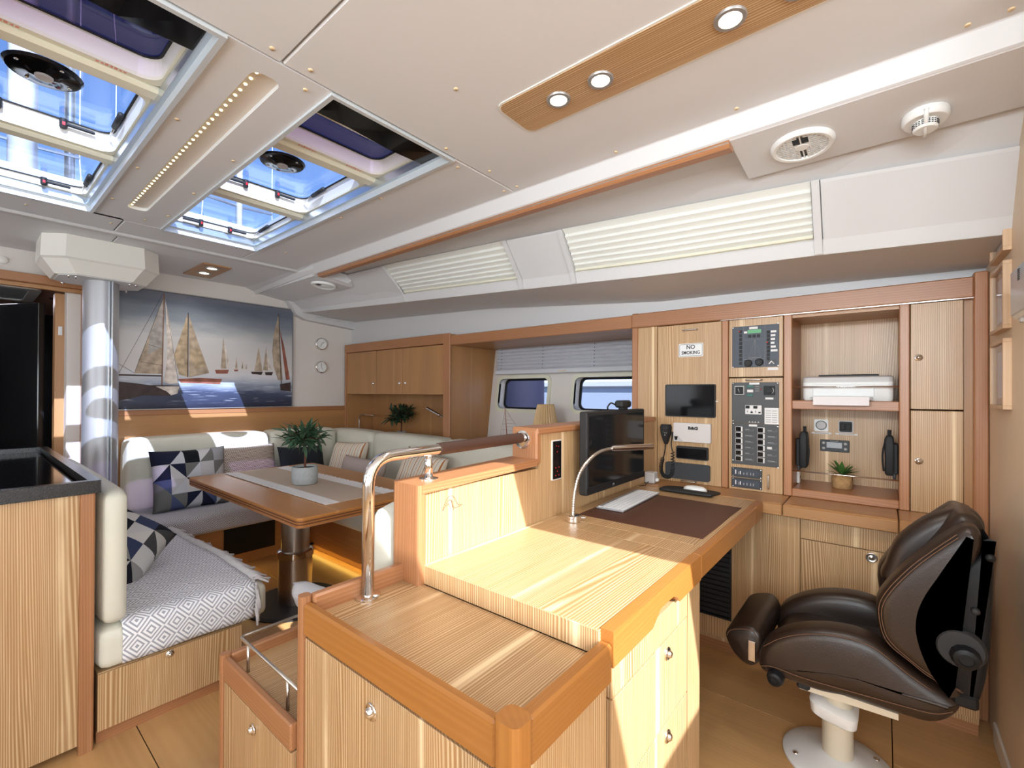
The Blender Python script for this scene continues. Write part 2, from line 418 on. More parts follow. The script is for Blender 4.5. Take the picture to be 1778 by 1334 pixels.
# ---- roof slab with openings for the deck hatches and the companionway
HB = (1.245, 3.0, -1.172, -0.686); HA = (1.245, 2.972, -0.412, 0.09); CW = (-2.3, -0.52, -0.79, -0.27)
def cells(xs, ys, holes, z0, z1, mb, g=0.0):
    for i in range(len(xs) - 1):
        for j in range(len(ys) - 1):
            cx, cy = (xs[i] + xs[i + 1]) / 2, (ys[j] + ys[j + 1]) / 2
            if any(h[0] < cx < h[1] and h[2] < cy < h[3] for h in holes): continue
            mb.box(xs[i] + g, xs[i + 1] - g, ys[j] + g, ys[j + 1] - g, z0, z1)
    return mb
hx = sorted({-2.65, 6.2, *HB[:2], *HA[:2], *CW[:2]}); hy = sorted({-1.62, 2.3, *HB[2:], *HA[2:], *CW[2:]})
ceil = struct('ceiling', cells(hx, hy, (HB, HA, CW), 2.105, 2.16, MB()), 'vinyl')
def cpanel(x0, x1, y0, y1, **k): return part('ceiling_panel', MB().box(x0 + .002, x1 - .002, y0 + .002, y1 - .002, 2.08, 2.105, .004), 'vinyl', ceil)
cpanel(-.285, 1.24, -1.53, -.54); cpanel(-.285, 1.24, -.54, 2.3)
cpanel(1.24, 3.25, -1.53, -1.172); cpanel(1.24, 3.25, .09, 2.3)
cpanel(3.0, 3.25, -1.172, -.535); cpanel(2.972, 3.25, -.535, .09)
cpanel(3.31, 4.13, -1.62, -.57); cpanel(3.31, 4.13, -.57, 2.3)
part('ceiling_panel', cells(sorted({-2.65, -.285, *CW[:2]}), sorted({-1.53, 2.3, *CW[2:]}), (CW,), 2.08, 2.105, MB()), 'vinyl', ceil)
# panel between the hatches, with the long rounded light trough cut into it
X0, X1, Y0, Y1 = 1.242, 2.998, -.684, -.414
slot = rrect(1.318, 2.775, -.578, -.502, .03, 6)
def rect_like(pts, x0, x1, y0, y1):
    cx, cy = (x0 + x1) / 2, (y0 + y1) / 2; out = []
    n = len(pts) // 4
    for k in range(4):
        for i in range(n):
            t = i / (n - 1); c = [(x1, y1), (x0, y1), (x0, y0), (x1, y0)][k]
            out.append(c)
    return out
part('ceiling_panel', MB().ring(rect_like(slot, X0, X1, Y0, Y1), slot, 'xy', 2.08, 2.104), 'vinyl', ceil)
# white batten across the saloon ceiling
part('batten', MB().box(3.252, 3.308, -1.6, 2.3, 2.068, 2.105, .006), 'liner', ceil)
# little screw caps
capm = MB().lathe([(.0, 0), (.006, -.0005), (.0068, .004)], n=10)
c0 = None
for (x, y) in ((1.20, -.60), (1.20, -.50), (1.21, -1.1), (1.20, -1.32), (1.20, -1.49), (1.29, -.63), (1.275, -1.22), (1.27, -1.49), (1.9, -.655), (2.35, -.655), (2.75, -.66), (1.75, -.44), (2.25, -.44), (2.7, -.44),
               (2.9, -1.3), (1.75, -1.2), (2.1, -1.21), (2.9, -.60), (3.1, -.5), (3.1, -.2), (.75, -1.5), (.35, -1.5), (-.15, -1.5), (-.22, -1.5), (.95, -.9), (1.18, -.2)):
    if c0 is None: c0 = part('screw_cap', capm, 'cap', ceil, True, local=True); c0.location = Vector((x, y, 2.0775)) - WL[ceil]
    else: share(c0, Vector((x, y, 2.0775)) - WL[ceil], ceil)

# ---- starboard coachroof side and side-deck underside (lofted along the hull)
def lerp_tab(tab, x):
    if x <= tab[0][0]: return tab[0][1:]
    for a, b in zip(tab, tab[1:]):
        if x <= b[0]:
            t = (x - a[0]) / (b[0] - a[0]); return tuple(a[i] + (b[i] - a[i]) * t for i in range(1, len(a)))
    return tab[-1][1:]
TOP = ((-.35, -1.955, 1.925), (.17, -1.93, 1.962), (.67, -1.91, 1.986), (1.5, -1.87, 2.02), (2.46, -1.82, 2.052), (4.17, -1.78, 2.085))
BOT = ((-.35, -2.055, 1.702), (.18, -2.04, 1.728), (.78, -2.03, 1.748), (1.23, -2.02, 1.772), (2.7, -2.0, 1.85), (3.85, -1.98, 1.912), (4.17, -1.975, 1.93))
DECK = ((-.35, 1.695), (.4, 1.715), (.97, 1.725), (2.28, 1.832), (4.0, 1.90), (4.17, 1.905))
st = [-.34, -.1, .17, .45, .67, .97, 1.23, 1.5, 1.9, 2.28, 2.46, 2.7, 3.1, 3.5, 3.85, 4.17]
def prof(x, off=0.0):
    ty, tz = lerp_tab(TOP, x); by, bz = lerp_tab(BOT, x); dz, = lerp_tab(DECK, x)
    return ty, tz, by, bz, dz
rings = []
for x in st:
    ty, tz, by, bz, dz = prof(x)
    rings.append([(x, -1.50, 2.09), (x, -1.58, 2.058), (x, ty + .13, max(2.045, tz + .03)), (x, ty, tz), (x, by + .012, bz + .05), (x, by, bz), (x, -2.5, dz), (x, -2.51, 1.605), (x, -2.6, 1.605), (x, -2.6, 2.25), (x, -1.5, 2.25)])
hull = struct('wall_hull', MB().loft(rings), 'liner')
def face_panel(xa, xb, n=4, off=.016, lip=.0):
    """a raised liner panel over the coachroof side between two stations"""
    R = []
    for i in range(n + 1):
        x = xa + (xb - xa) * i / n; ty, tz, by, bz, dz = prof(x)
        R.append([(x, ty + .02, tz - .002), (x, ty + off, tz - .012), (x, by + .012 + off, bz + .05), (x, by + off * .6, bz - .001), (x, by - .01, bz + .004), (x, ty - .01, tz + .004)])
    return MB().loft(R)
part('liner_panel', face_panel(-.34, .175), 'liner', hull); part('liner_panel', face_panel(1.245, 1.555), 'liner', hull); part('liner_panel', face_panel(2.62, 4.15), 'liner', hull)
# rails below and jambs beside the pleated blinds
for xa, xb in ((.175, 1.245), (1.555, 2.62)):
    R = []
    for i in range(7):
        x = xa + (xb - xa) * i / 6; ty, tz, by, bz, dz = prof(x)
        R.append([(x, by + .02, bz + .058), (x, by + .026, bz + .05), (x, by + .012, bz - .001), (x, by - .01, bz + .004), (x, by + .0, bz + .058)])
    part('sill_rail', MB().loft(R), 'liner', hull)
for x in (.19, 1.232, 1.57, 2.605):
    R = []
    for xx in (x - .012, x + .012):
        ty, tz, by, bz, dz = prof(xx); R.append([(xx, ty + .03, tz - .004), (xx, by + .042, bz + .05), (xx, by + .02, bz + .0), (xx, by - .01, bz + .004), (xx, ty - .01, tz + .004)])
    part('jamb', MB().loft(R), 'liner', hull)
# speaker soffits, aft and forward
part('soffit', MB().prism([(-1.556, 2.06), (-1.556, 2.022), (-1.562, 2.018), (-1.835, 1.998), (-1.845, 2.0), (-1.85, 2.01), (-1.85, 2.08)], 'yz', -.335, .386), 'vinyl', hull)
part('soffit', MB().loft([[(3.02, -1.53, 2.07), (3.02, -1.55, 2.03), (3.02, -1.80, 2.0), (3.02, -1.86, 2.06)], [(3.06, -1.53, 2.07), (3.06, -1.56, 2.012), (3.06, -1.85, 1.985), (3.06, -1.90, 2.05)],
      [(4.15, -1.60, 2.09), (4.15, -1.62, 2.045), (4.15, -1.88, 2.01), (4.15, -1.93, 2.05)]]), 'vinyl', hull)
# cornice between ceiling and handrail
struct('trim_1', MB().prism([(-1.525, 2.082), (-1.53, 2.076), (-1.55, 2.024), (-1.556, 2.02), (-1.60, 2.045), (-1.56, 2.1)], 'yz', -.335, 3.06), 'liner')
struct('trim_2', MB().loft([[(3.04, -1.53, 2.083), (3.04, -1.545, 2.03), (3.04, -1.58, 2.04), (3.04, -1.56, 2.09)], [(4.13, -1.56, 2.083), (4.13, -1.60, 2.035), (4.13, -1.64, 2.045), (4.13, -1.62, 2.09)]]), 'liner')
# trim where the coachroof meets the forward bulkhead
struct('trim_3', MB().prism([(-1.80, 2.07), (-1.92, 1.90), (-2.0, 1.865), (-2.55, 1.825), (-2.55, 1.90), (-2.0, 1.935), (-1.90, 2.07)], 'yz', 4.06, 4.13), 'liner')
struct('trim_4', MB().box(4.045, 4.062, -2.34, -2.09, 1.888, 1.905, .004), 'liner')
# hull liner under the side deck, behind the furniture
struct('trim_5', MB().box(-.34, 4.13, -2.56, -2.50, 1.605, 1.93), 'liner')

# ---- topsides lining with two rounded windows, beside the saloon
def shear(mb):
    mb.v = [(x, y - (z - 1.2) * .1375, z) for x, y, z in mb.v]; return mb
W1 = (2.00, 2.556, 1.05, 1.355); W2 = (1.20, 1.815, 1.055, 1.355)
zs = [.30, 1.075, 1.335, 1.75]
mb = MB()
for x0, x1, z0, z1 in ((1.0, 2.66, .3, 1.075), (1.0, 2.66, 1.335, 1.75), (1.0, 1.225, 1.075, 1.335), (1.79, 2.025, 1.075, 1.335), (2.53, 2.66, 1.075, 1.335)):
    mb.box(x0, x1, -2.99, -2.915, z0, z1)
topside = struct('wall_topsides', shear(mb), 'bulk_white')
for k, (x0, x1, z0, z1) in enumerate((W1, W2)):
    w = thing('window_%d' % (k + 1), None, None, ((x0 + x1) / 2, -2.92, z0), kind='structure')
    part('window_frame', shear(MB().ring(rrect(x0, x1, z0, z1, .06, 6), rrect(x0 + .028, x1 - .028, z0 + .028, z1 - .028, .045, 6), 'xz', -2.928, -2.902)), 'cream', w)
    part('reveal', shear(MB().ring(rrect(x0 + .02, x1 - .02, z0 + .02, z1 - .02, .05, 6), rrect(x0 + .028, x1 - .028, z0 + .028, z1 - .028, .045, 6), 'xz', -2.99, -2.905)), 'bulk_white', w)
    part('gasket', shear(MB().ring(rrect(x0 + .022, x1 - .022, z0 + .022, z1 - .022, .05, 6), rrect(x0 + .045, x1 - .045, z0 + .04, z1 - .045, .04, 6), 'xz', -2.994, -2.982)), 'black', w)
    part('pane', shear(MB().prism(rrect(x0 + .025, x1 - .025, z0 + .025, z1 - .025, .05, 6), 'xz', -2.9965, -2.9935)), 'glass_clear', w)
struct('trim_7', MB().box(1.08, 2.62, -2.93, -2.42, .78, .80, .003), 'liner')

# ---- forward bulkhead with the doorway to the forward cabin
mb = MB(); mb.box(4.13, 4.17, -2.6, -.525, 0, 2.12); mb.box(4.13, 4.17, -.525, .62, 1.915, 2.12); mb.box(4.13, 4.17, .62, 2.3, 0, 2.12)
fw = struct('wall_forward', mb, 'bulk_white')
wp = part('wood_panel', MB().box(4.112, 4.13, -2.45, -.70, .30, 1.036, .001), 'dim_y', fw)
part('wood_cap', MB().box(4.108, 4.13, -2.45, -.70, 1.036, 1.075, .003), 'trim_y', fw)
part('wood_panel', MB().box(4.112, 4.13, -.70, -.56, .0, 1.036, .001), 'dim_y', fw)
d1 = thing('door_1', None, None, (4.15, -.2, 0), kind='structure')
part('jamb', MB().box(4.06, 4.19, -.548, -.522, 0, 1.93, .003), 'trim_z', d1)
part('head', MB().box(4.06, 4.19, -.548, .62, 1.875, 1.93, .003), 'trim_y', d1)
part('architrave', MB().box(4.10, 4.13, -.522, .62, 1.85, 1.875, .002), 'dim_y', d1)
part('door_stop', MB().box(4.14, 4.26, -.522, -.455, 0, 1.87, .002), 'bulk_white', d1)
part('door_stop', MB().box(4.26, 4.36, -.50, -.41, 0, 1.86, .002), 'dim_z', d1)
part('strike_plate', MB().box(4.255, 4.262, -.445, -.425, 1.58, 1.64, .001), 'chrome', d1)
leaf = part('door_leaf', MB().box(4.36, 4.40, -.10, .36, .02, 1.80, .004).xform(Matrix.Translation((4.38, -.36, 0)) @ Matrix.Rotation(math.radians(-62), 4, 'Z') @ Matrix.Translation((-4.38, .10, 0))), 'gloss_door', d1)
# forward cabin seen through the doorway
mb = MB(); mb.box(4.17, 6.2, -.75, -.70, 0, 2.1); mb.box(4.17, 6.2, .9, .95, 0, 2.1); mb.box(6.15, 6.2, -.75, .95, 0, 2.1)
struct('wall_forward_cabin', mb, 'gloss_door')
cf = struct('ceiling_forward_cabin', MB().box(4.17, 6.2, -.75, .95, 1.93, 1.99), 'pink_ceiling')
part('skylight_trim', MB().ring(rrect(4.6, 5.3, -.38, .25, .06), rrect(4.66, 5.24, -.32, .19, .05), 'xy', 1.915, 1.932), 'gel_white', cf)
part('skylight_pane', MB().prism(rrect(4.65, 5.25, -.33, .20, .05), 'xy', 1.922, 1.926), 'lcd_grey', cf)
for (x, y) in ((4.98, -.50), (5.45, -.33)):
    part('downlight', MB().lathe([(.0, 0), (.04, 0), (.055, -.008), (.055, .002)], (x, y, 1.93), n=18), 'chrome', cf)

# ---- aft side: bulkhead beside the companionway, companionway side, port side
aw = struct('wall_aft', MB().box(-.345, -.30, -3.0, -1.34, 0, 2.105), 'aft_wall')
struct('baseboard_aft', MB().box(-.30, -.292, -2.3, -1.34, 0, .07, .002), 'gel_white')
struct('wall_companionway', MB().box(-2.65, -.345, -1.40, -1.34, 0, 2.105), 'aft_wall')
struct('wall_stern', MB().box(-2.71, -2.65, -1.4, 2.36, 0, 2.105), 'bulk_white')
struct('wall_port', MB().box(-2.71, 6.2, 2.3, 2.36, 0, 2.2), 'bulk_white')
mb = MB(); 
for y0, y1 in ((CW[2] - .03, CW[2]), (CW[3], CW[3] + .03)): mb.box(CW[0] - .03, CW[1] + .03, y0, y1, 2.075, 2.2)
for x0, x1 in ((CW[0] - .03, CW[0]), (CW[1], CW[1] + .03)): mb.box(x0, x1, CW[2] - .03, CW[3] + .03, 2.075, 2.2)
struct('trim_6', mb, 'gel_white')
# outer skin of the hull behind the joinery
struct('wall_hull_skin', MB().box(-.35, 1.09, -3.06, -3.0, -.06, 2.2).box(2.64, 6.2, -3.06, -3.0, -.06, 2.2).box(.98, 2.72, -3.06, -3.0, 1.62, 2.2).box(.98, 2.72, -3.06, -3.0, -.06, .98).box(-.35, 6.2, -3.0, -2.6, 2.2, 2.25), 'bulk_white')
struct('wall_bulkhead_return', MB().box(4.13, 4.17, -3.0, -2.6, 0, 2.2), 'bulk_white')
light('forward_skylight', 'AREA', (4.95, -.07, 1.90), 5, (.86, .84, 1.0), (0, 0, -1), shape='RECTANGLE', size=.5, size_y=.4)
# ================================================================== joinery
def knob(parent, p, axis, sgn, r=.014):
    """polished oval push-latch: dished rosette with a domed centre"""
    pr = [(r * 1.0, 0), (r * 1.0, .003), (r * .86, .005), (r * .6, .0035), (r * .55, .010), (r * .35, .013), (0.0005, .014)]
    return part('latch_knob', MB().lathe([(a, b * sgn) for a, b in pr], p, axis, 20), 'chrome', parent, True)
def pull(parent, a, b, out, r=.0035):
    """bar pull between a and b, standing off by vector out"""
    a, b, o = Vector(a), Vector(b), Vector(out)
    return part('pull_handle', MB().tube(arc_path([a, a + o, b + o, b], .008, 4), r, 8), 'steel', parent, True)

# ---- navigation station cabinet on the hull side
Y = -2.43
nav = thing('navigation_cabinet', 'tall oak cabinet wall above the counter with doors, electrics and open shelves', 'cabinet', (.42, -2.5, .74))
part('top_rail', MB().box(-.258, 1.106, -2.50, -2.412, 1.577, 1.655, .004), 'trim_x', nav)
part('rail_light_strip', MB().box(-.258, .635, -2.418, -2.4145, 1.5735, 1.5775), 'chrome', nav)
part('back_panel', MB().box(-.30, 1.10, -2.76, -2.74, .742, 1.60), 'dim_z', nav)
part('end_stile', MB().box(1.075, 1.110, -2.50, -2.425, .742, 1.66, .004), 'trim_z', nav)
part('stile', MB().box(.965, 1.075, -2.50, Y, .742, 1.577, .001), 'oak_z', nav)
part('stile', MB().box(.980, .999, -2.45, Y + .004, .742, 1.577, .002), 'oak_z', nav)
part('stile', MB().box(.602, .632, -2.50, Y + .003, .742, 1.577, .003), 'trim_z', nav)
part('stile', MB().box(.330, .363, -2.74, Y + .003, .742, 1.577, .003), 'trim_z', nav)
part('stile', MB().box(-.077, -.045, -2.74, Y + .003, .742, 1.577, .003), 'trim_z', nav)
part('side_panel', MB().box(-.258, -.234, -2.74, Y - .02, .742, 1.577), 'dim_z', nav)
part('end_post', MB().box(-.298, -.258, -2.47, Y + .01, 0, 1.672, .004), 'trim_z', nav)
part('niche_back', MB().box(-.045, .33, -2.74, -2.72, .742, 1.577), 'oak_z', nav)
part('niche_top', MB().box(-.045, .33, -2.74, Y - .01, 1.56, 1.577), 'dim_x', nav)
sh = part('shelf', MB().box(-.045, .33, -2.72, Y, 1.141, 1.181, .003), 'trim_x', nav)
part('ledge', MB().box(-.045, .33, -2.72, Y, .742, .778, .003), 'trim_x', nav)
for z in (1.242, .858):
    part('fiddle_rail', MB().tube([(-.045, Y - .008, z), (.33, Y - .008, z)], .0032, 8), 'chrome', nav, True)
dn = part('door', MB().box(.634, .962, Y - .02, Y, .742, 1.574, .0015), 'oak_z', nav)
pull(dn, (.823, Y, 1.542), (.752, Y, 1.542), (0, .018, 0)); pull(dn, (.827, Y, .752), (.756, Y, .752), (0, .018, 0))
dn = part('door', MB().box(.366, .599, Y - .02, Y, 1.292, 1.574, .0015), 'oak_z', nav)
dn = part('door', MB().box(.366, .599, Y - .02, Y, .742, 1.286, .0015), 'oak_z', nav)
pull(dn, (.520, Y, 1.277), (.453, Y, 1.277), (0, .018, 0)); pull(dn, (.423, Y, .828), (.423, Y, .764), (0, .018, 0))
for z0, z1, kz in ((1.152, 1.573, 1.357), (.742, 1.146, .945)):
    dn = part('door', MB().box(-.231, -.080, Y - .02, Y, z0, z1, .0015), 'oak_z', nav); knob(dn, (-.104, Y, kz), 1, 1, .0135)

# ---- counter along the hull with lids, and the cabinet below it
ct = thing('hull_counter', 'oak counter with lids along the hull under the instrument cabinet', 'counter', (.3, -2.4, .70))
for x0, x1 in ((-.256, -.042), (-.039, .336), (.339, .972)):
    part('lid', MB().box(x0, x1, -2.60, -2.232, .70, .741, .004), 'dim_x', ct)
part('front_edge', MB().box(-.256, -.042, -2.236, -2.222, .692, .738, .003), 'dim_x', ct)
part('front_edge', MB().box(-.039, .336, -2.236, -2.222, .692, .738, .003), 'dim_x', ct)
part('front_edge', MB().box(.339, .42, -2.236, -2.222, .692, .738, .003), 'dim_x', ct)
hc = thing('hull_cabinet', 'low oak cabinet under the counter behind the brown leather chair', 'cabinet', (.3, -2.4, 0))
part('carcass', MB().box(-.256, .97, -2.60, -2.281, .05, .698), 'oak_z', hc)
part('plinth', MB().box(-.256, .97, -2.60, -2.30, 0, .05), 'trim_x', hc)
for x0, x1, z0, z1 in ((.278, .97, .075, .69), (-.04, .275, .075, .598), (-.04, .275, .601, .69), (-.255, -.043, .075, .69)):
    dn = part('door' if (x0, z1) == (-.04, .598) else 'panel', MB().box(x0, x1, -2.28, -2.266, z0, z1, .001), 'oak_z', hc)
    if (x0, z1) == (-.04, .598):
        part('latch_knob', MB().lathe([(.019, 0), (.019, .003), (.015, .004), (.013, .001), (.006, .006), (.0005, .007)], (.04, -2.266, .573), 1, 20), 'steel', dn, True)
vg = solo('vent_grille', MB().ring([(.545, .165), (.69, .165), (.69, .50), (.545, .50)], [(.552, .172), (.683, .172), (.683, .493), (.552, .493)], 'xz', -2.2655, -2.256), 'black_soft', 'black louvred vent grille under the desk on the low cabinet', 'vent')
for i in range(14):
    z = .182 + i * .023; part('louvre', MB().add([(.552, -2.264, z + .012), (.683, -2.264, z + .012), (.683, -2.257, z), (.552, -2.257, z), (.552, -2.2655, z + .010), (.683, -2.2655, z + .010), (.683, -2.259, z - .002), (.552, -2.259, z - .002)],
        [(0, 1, 2, 3), (7, 6, 5, 4), (0, 4, 5, 1), (3, 2, 6, 7), (0, 3, 7, 4), (1, 5, 6, 2)]), 'black_soft', vg)
part('grille_backing', MB().box(.548, .687, -2.2658, -2.2645, .168, .497), 'black', vg)

# ---- chart desk
dk = thing('chart_desk', 'large light oak chart desk with honey-coloured front edge and inlaid leather writing surface', 'desk', (.7, -1.5, 0))
for y0, y1 in ((-1.362, -.812), (-1.452, -1.364), (-2.222, -1.454)):
    part('top_panel', MB().box(.438, .974, y0, y1, .70, .74, .0008), 'oak_y', dk)
part('step_riser', MB().box(.438, .974, -.8125, -.8085, .689, .739, .001), 'oak_z', dk)
# front band: cut-out hand hold in the first length
co = [(-.816, .743), (-.816, .672), (-1.012, .672), (-1.03, .682), (-1.06, .700), (-1.145, .700), (-1.172, .688), (-1.19, .672), (-1.365, .672), (-1.365, .743)]
part('front_edge', MB().prism(co, 'yz', .410, .438), 'honey_y', dk)
part('front_edge', MB().box(.410, .438, -2.10, -1.367, .672, .743, .004), 'honey_y', dk)
part('front_edge', MB().prism([(.410, -2.102), (.410, -2.215), (.425, -2.225), (.438, -2.222), (.438, -2.102)], 'xy', .672, .743), 'honey_x', dk)
part('apron', MB().box(.445, .468, -2.22, -1.42, .63, .70, .002), 'oak_y', dk)
part('leather_inlay', MB().prism([(.918, -1.528), (.918, -2.055), (.455, -2.045), (.455, -1.528)], 'xy', .7395, .7418), 'mat_leather', dk, label='dark brown leather writing surface')
part('drawer_case', MB().box(.445, .974, -1.40, -.832, .02, .70), 'oak_z', dk)
for z0, z1 in ((.594, .668), (.386, .590), (.177, .382), (.03, .173)):
    dw = part('drawer', MB().box(.424, .446, -1.288, -.838, z0, z1, .0012), 'oak_z', dk)
    if z0 < .5: knob(dw, (.424, -1.137, {.386: .556, .177: .349, .03: .14}[z0]), 0, -1, .0165)
q = [(.446, -1.292), (.424, -1.292), (.424, -1.395)] + [(.446 - .022 * math.cos(t), -1.395 - .022 * math.sin(t)) for t in [k * math.pi / 10 for k in range(1, 6)]]
part('corner_post', MB().prism(q, 'xy', .02, .672), 'oak_z', dk)

# ---- low unit at the end of the desk
lc = thing('side_unit', 'low oak cabinet with raised lips at the near end of the desk, single door', 'cabinet', (.74, -.66, 0))
part('top', MB().box(.435, 1.036, -.808, -.53, .66, .688, .001), 'oak_y', lc)
part('lip', MB().box(.452, 1.046, -.535, -.513, .643, .717, .005), 'honey_x', lc)
part('lip', MB().box(1.034, 1.060, -.81, -.535, .64, .732, .005), 'trim_y', lc)
part('lip', MB().box(.410, .438, -.813, -.550, .645, .722, .005), 'honey_y', lc)
pp = rrect(.405, .452, -.552, -.507, .014, 4)
part('corner_post', MB().prism(pp, 'xy', .0, .727), 'honey_z', lc)
part('corner_post', MB().prism(rrect(1.043, 1.070, -.536, -.509, .010, 4), 'xy', .0, .732), 'trim_z', lc)
part('carcass', MB().box(.437, 1.05, -.81, -.534, .03, .66), 'oak_z', lc)
d = part('door', MB().box(.456, 1.041, -.534, -.516, .04, .638, .0015), 'oak_z', lc); knob(d, (.772, -.516, .588), 1, 1, .0175)
part('end_panel', MB().box(.424, .438, -.815, -.553, .03, .643, .001), 'oak_z', lc)

# ---- still lower unit with a chrome gallery rail
sc_ = thing('step_unit', 'lowest oak cabinet with steel gallery rail next to the seat with the throw', 'cabinet', (1.28, -.7, 0))
part('top', MB().box(1.072, 1.50, -.78, -.515, .38, .405, .001), 'oak_y', sc_)
part('lip', MB().box(1.072, 1.494, -.518, -.498, .366, .431, .004), 'trim_x', sc_)
part('lip', MB().box(1.488, 1.512, -.78, -.52, .37, .436, .004), 'trim_y', sc_)
part('corner_post', MB().prism(rrect(1.494, 1.518, -.522, -.494, .009, 4), 'xy', 0, .437), 'trim_z', sc_)
part('carcass', MB().box(1.072, 1.50, -.78, -.516, .03, .38), 'oak_z', sc_)
d = part('door', MB().box(1.272, 1.491, -.516, -.500, .04, .362, .0015), 'oak_z', sc_); knob(d, (1.284, -.5, .322), 1, 1, .015)
d = part('door', MB().box(1.074, 1.269, -.516, -.500, .04, .362, .0015), 'oak_z', sc_)
part('gallery_rail', MB().tube(arc_path([(1.076, -.535, .480), (1.468, -.535, .486), (1.468, -.77, .486)], .012, 4), .0045, 8), 'steel', sc_, True)
for p in ((1.412, -.535), (1.166, -.535), (1.468, -.72)):
    part('rail_post', MB().tube([(*p, .40), (*p, .482)], .0045, 8), 'steel', sc_, True)

# ---- partition between desk and saloon
pt = struct('wall_partition', MB().box(.976, 1.078, -1.345, -.815, 0, .935).box(.976, 1.078, -2.43, -1.345, 0, 1.058), 'oak_z')
part('cap', MB().prism([(-.80, .934), (-.80, .958), (-1.325, .972), (-1.325, .948)], 'yz', .966, 1.086), 'trim_y', pt)
part('cap', MB().box(.966, 1.086, -2.42, -1.325, 1.058, 1.082, .005), 'trim_y', pt)
part('end_post', MB().prism(rrect(.968, 1.084, -.818, -.788, .010, 3), 'xy', 0, .958), 'trim_z', pt)
part('step_post', MB().box(.968, 1.084, -1.352, -1.322, .95, 1.078, .006), 'trim_z', pt)
# incised emblem
E0 = (.9755, -.918, .884)
def em(pts): return [(E0[0], E0[1] - u * .001, E0[2] + v * .001) for u, v in pts]
mbx = MB()
for pts in ([(-38, -12), (-30, 6), (-18, 22), (-4, 26), (8, 18), (16, 4), (26, -6), (40, -8)], [(-36, -12), (-22, 8), (-8, 16), (0, 6), (4, -8), (16, -12), (34, -10)], [(-26, -2), (-16, 4), (-10, -4), (-8, -12)], [(-14, 14), (-4, 10), (0, -4), (6, -16)]):
    mbx.tube(smooth_path(em(pts), 4), .0007, 5)
part('emblem', mbx, 'bark', pt)

# ---- saloon locker on the hull side, with reading niche
sl = thing('saloon_locker', 'oak overhead locker with three doors and an open niche behind the sofa', 'cabinet', (3.4, -2.6, .8))
part('top_rail', MB().box(2.675, 4.11, -2.50, -2.415, 1.592, 1.672, .004), 'trim_x', sl)
part('end_panel', MB().box(2.617, 2.675, -3.0, -2.420, .30, 1.668, .004), 'dim_z', sl)
part('end_edge', MB().box(2.60, 2.676, -2.425, -2.412, .30, 1.670, .003), 'trim_z', sl)
part('carcass', MB().box(2.675, 4.11, -2.76, -2.45, 1.19, 1.592), 'bark', sl)
for x0, x1, kx in ((3.604, 4.108, 3.645), (3.219, 3.597, 3.253), (2.681, 3.212, 3.172)):
    d = part('door', MB().box(x0, x1, -2.45, -2.43, 1.192, 1.588, .0015), 'dim_z', sl); knob(d, (kx, -2.43, 1.288), 1, 1, .015)
part('niche_back', MB().box(2.675, 4.11, -2.76, -2.72, .55, 1.19), 'dim_z', sl)
part('niche_side', MB().box(4.08, 4.11, -2.72, -2.43, .55, 1.19), 'dim_z', sl)
part('niche_edge', MB().box(4.086, 4.112, -2.44, -2.418, .55, 1.672, .002), 'trim_z', sl)
part('niche_shelf', MB().box(2.675, 4.08, -2.72, -2.43, .76, .80, .002), 'dim_x', sl)
# pelmet over the window bay
pm = thing('window_pelmet', 'long oak pelmet board above the side windows between locker and instrument cabinet', 'pelmet', (1.85, -2.5, 1.57))
part('front_board', MB().box(1.108, 2.60, -2.50, -2.418, 1.577, 1.652, .004), 'trim_x', pm)
part('soffit_board', MB().box(1.108, 2.617, -3.0, -2.50, 1.577, 1.597), 'dim_x', pm)

# ---- galley unit on the left with black worktop
gu = thing('galley_unit', 'oak galley unit on the left with a fiddled black worktop', 'cabinet', (2.8, .4, 0))
part('front_panel', MB().box(2.070, 2.09, -.262, 1.2, .03, .866, .001), 'oak_z', gu)
part('corner_post', MB().prism(rrect(2.060, 2.11, -.300, -.262, .006, 3), 'xy', 0, .866), 'trim_z', gu)
part('side_panel', MB().box(2.11, 3.50, -.298, -.28, .03, .866, .001), 'oak_z', gu)
part('carcass', MB().box(2.09, 3.50, -.28, 1.2, .03, .84), 'dim_z', gu)
wt = solo('worktop', MB().box(2.09, 3.46, -.27, 1.2, .866, .884), 'black_gloss', 'glossy black galley worktop with raised dark stone fiddle', 'worktop')
part('fiddle', MB().ring([(2.052, -.312), (3.50, -.312), (3.50, 1.2), (2.052, 1.2)], [(2.082, -.282), (3.47, -.282), (3.47, 1.17), (2.082, 1.17)], 'xy', .866, .909), 'slate', wt)
# ================================================================== saloon
def uvmat(name, build, rough=0.9, bump=0.0):
    m = bpy.data.materials.new(name); m.use_nodes = True; nt = m.node_tree; p = nt.nodes['Principled BSDF']; p.inputs['Roughness'].default_value = rough
    p.inputs['Specular IOR Level'].default_value = 0.2
    tc = nt.nodes.new('ShaderNodeTexCoord'); c = build(nt, tc.outputs['UV']); nt.links.new(c, p.inputs['Base Color'])
    n = nt.nodes.new('ShaderNodeTexNoise'); n.inputs['Scale'].default_value = 600; nt.links.new(tc.outputs['Object'], n.inputs['Vector'])
    b = nt.nodes.new('ShaderNodeBump'); b.inputs['Strength'].default_value = 0.25; b.inputs['Distance'].default_value = 0.001
    nt.links.new(n.outputs['Fac'], b.inputs['Height']); nt.links.new(b.outputs[0], p.inputs['Normal'])
    MATS[name] = m
def nmath(nt, op, a, b=None):
    n = nt.nodes.new('ShaderNodeMath'); n.operation = op
    for i, v in enumerate((a, b)):
        if v is None: continue
        if isinstance(v, (int, float)): n.inputs[i].default_value = v
        else: nt.links.new(v, n.inputs[i])
    return n.outputs[0]
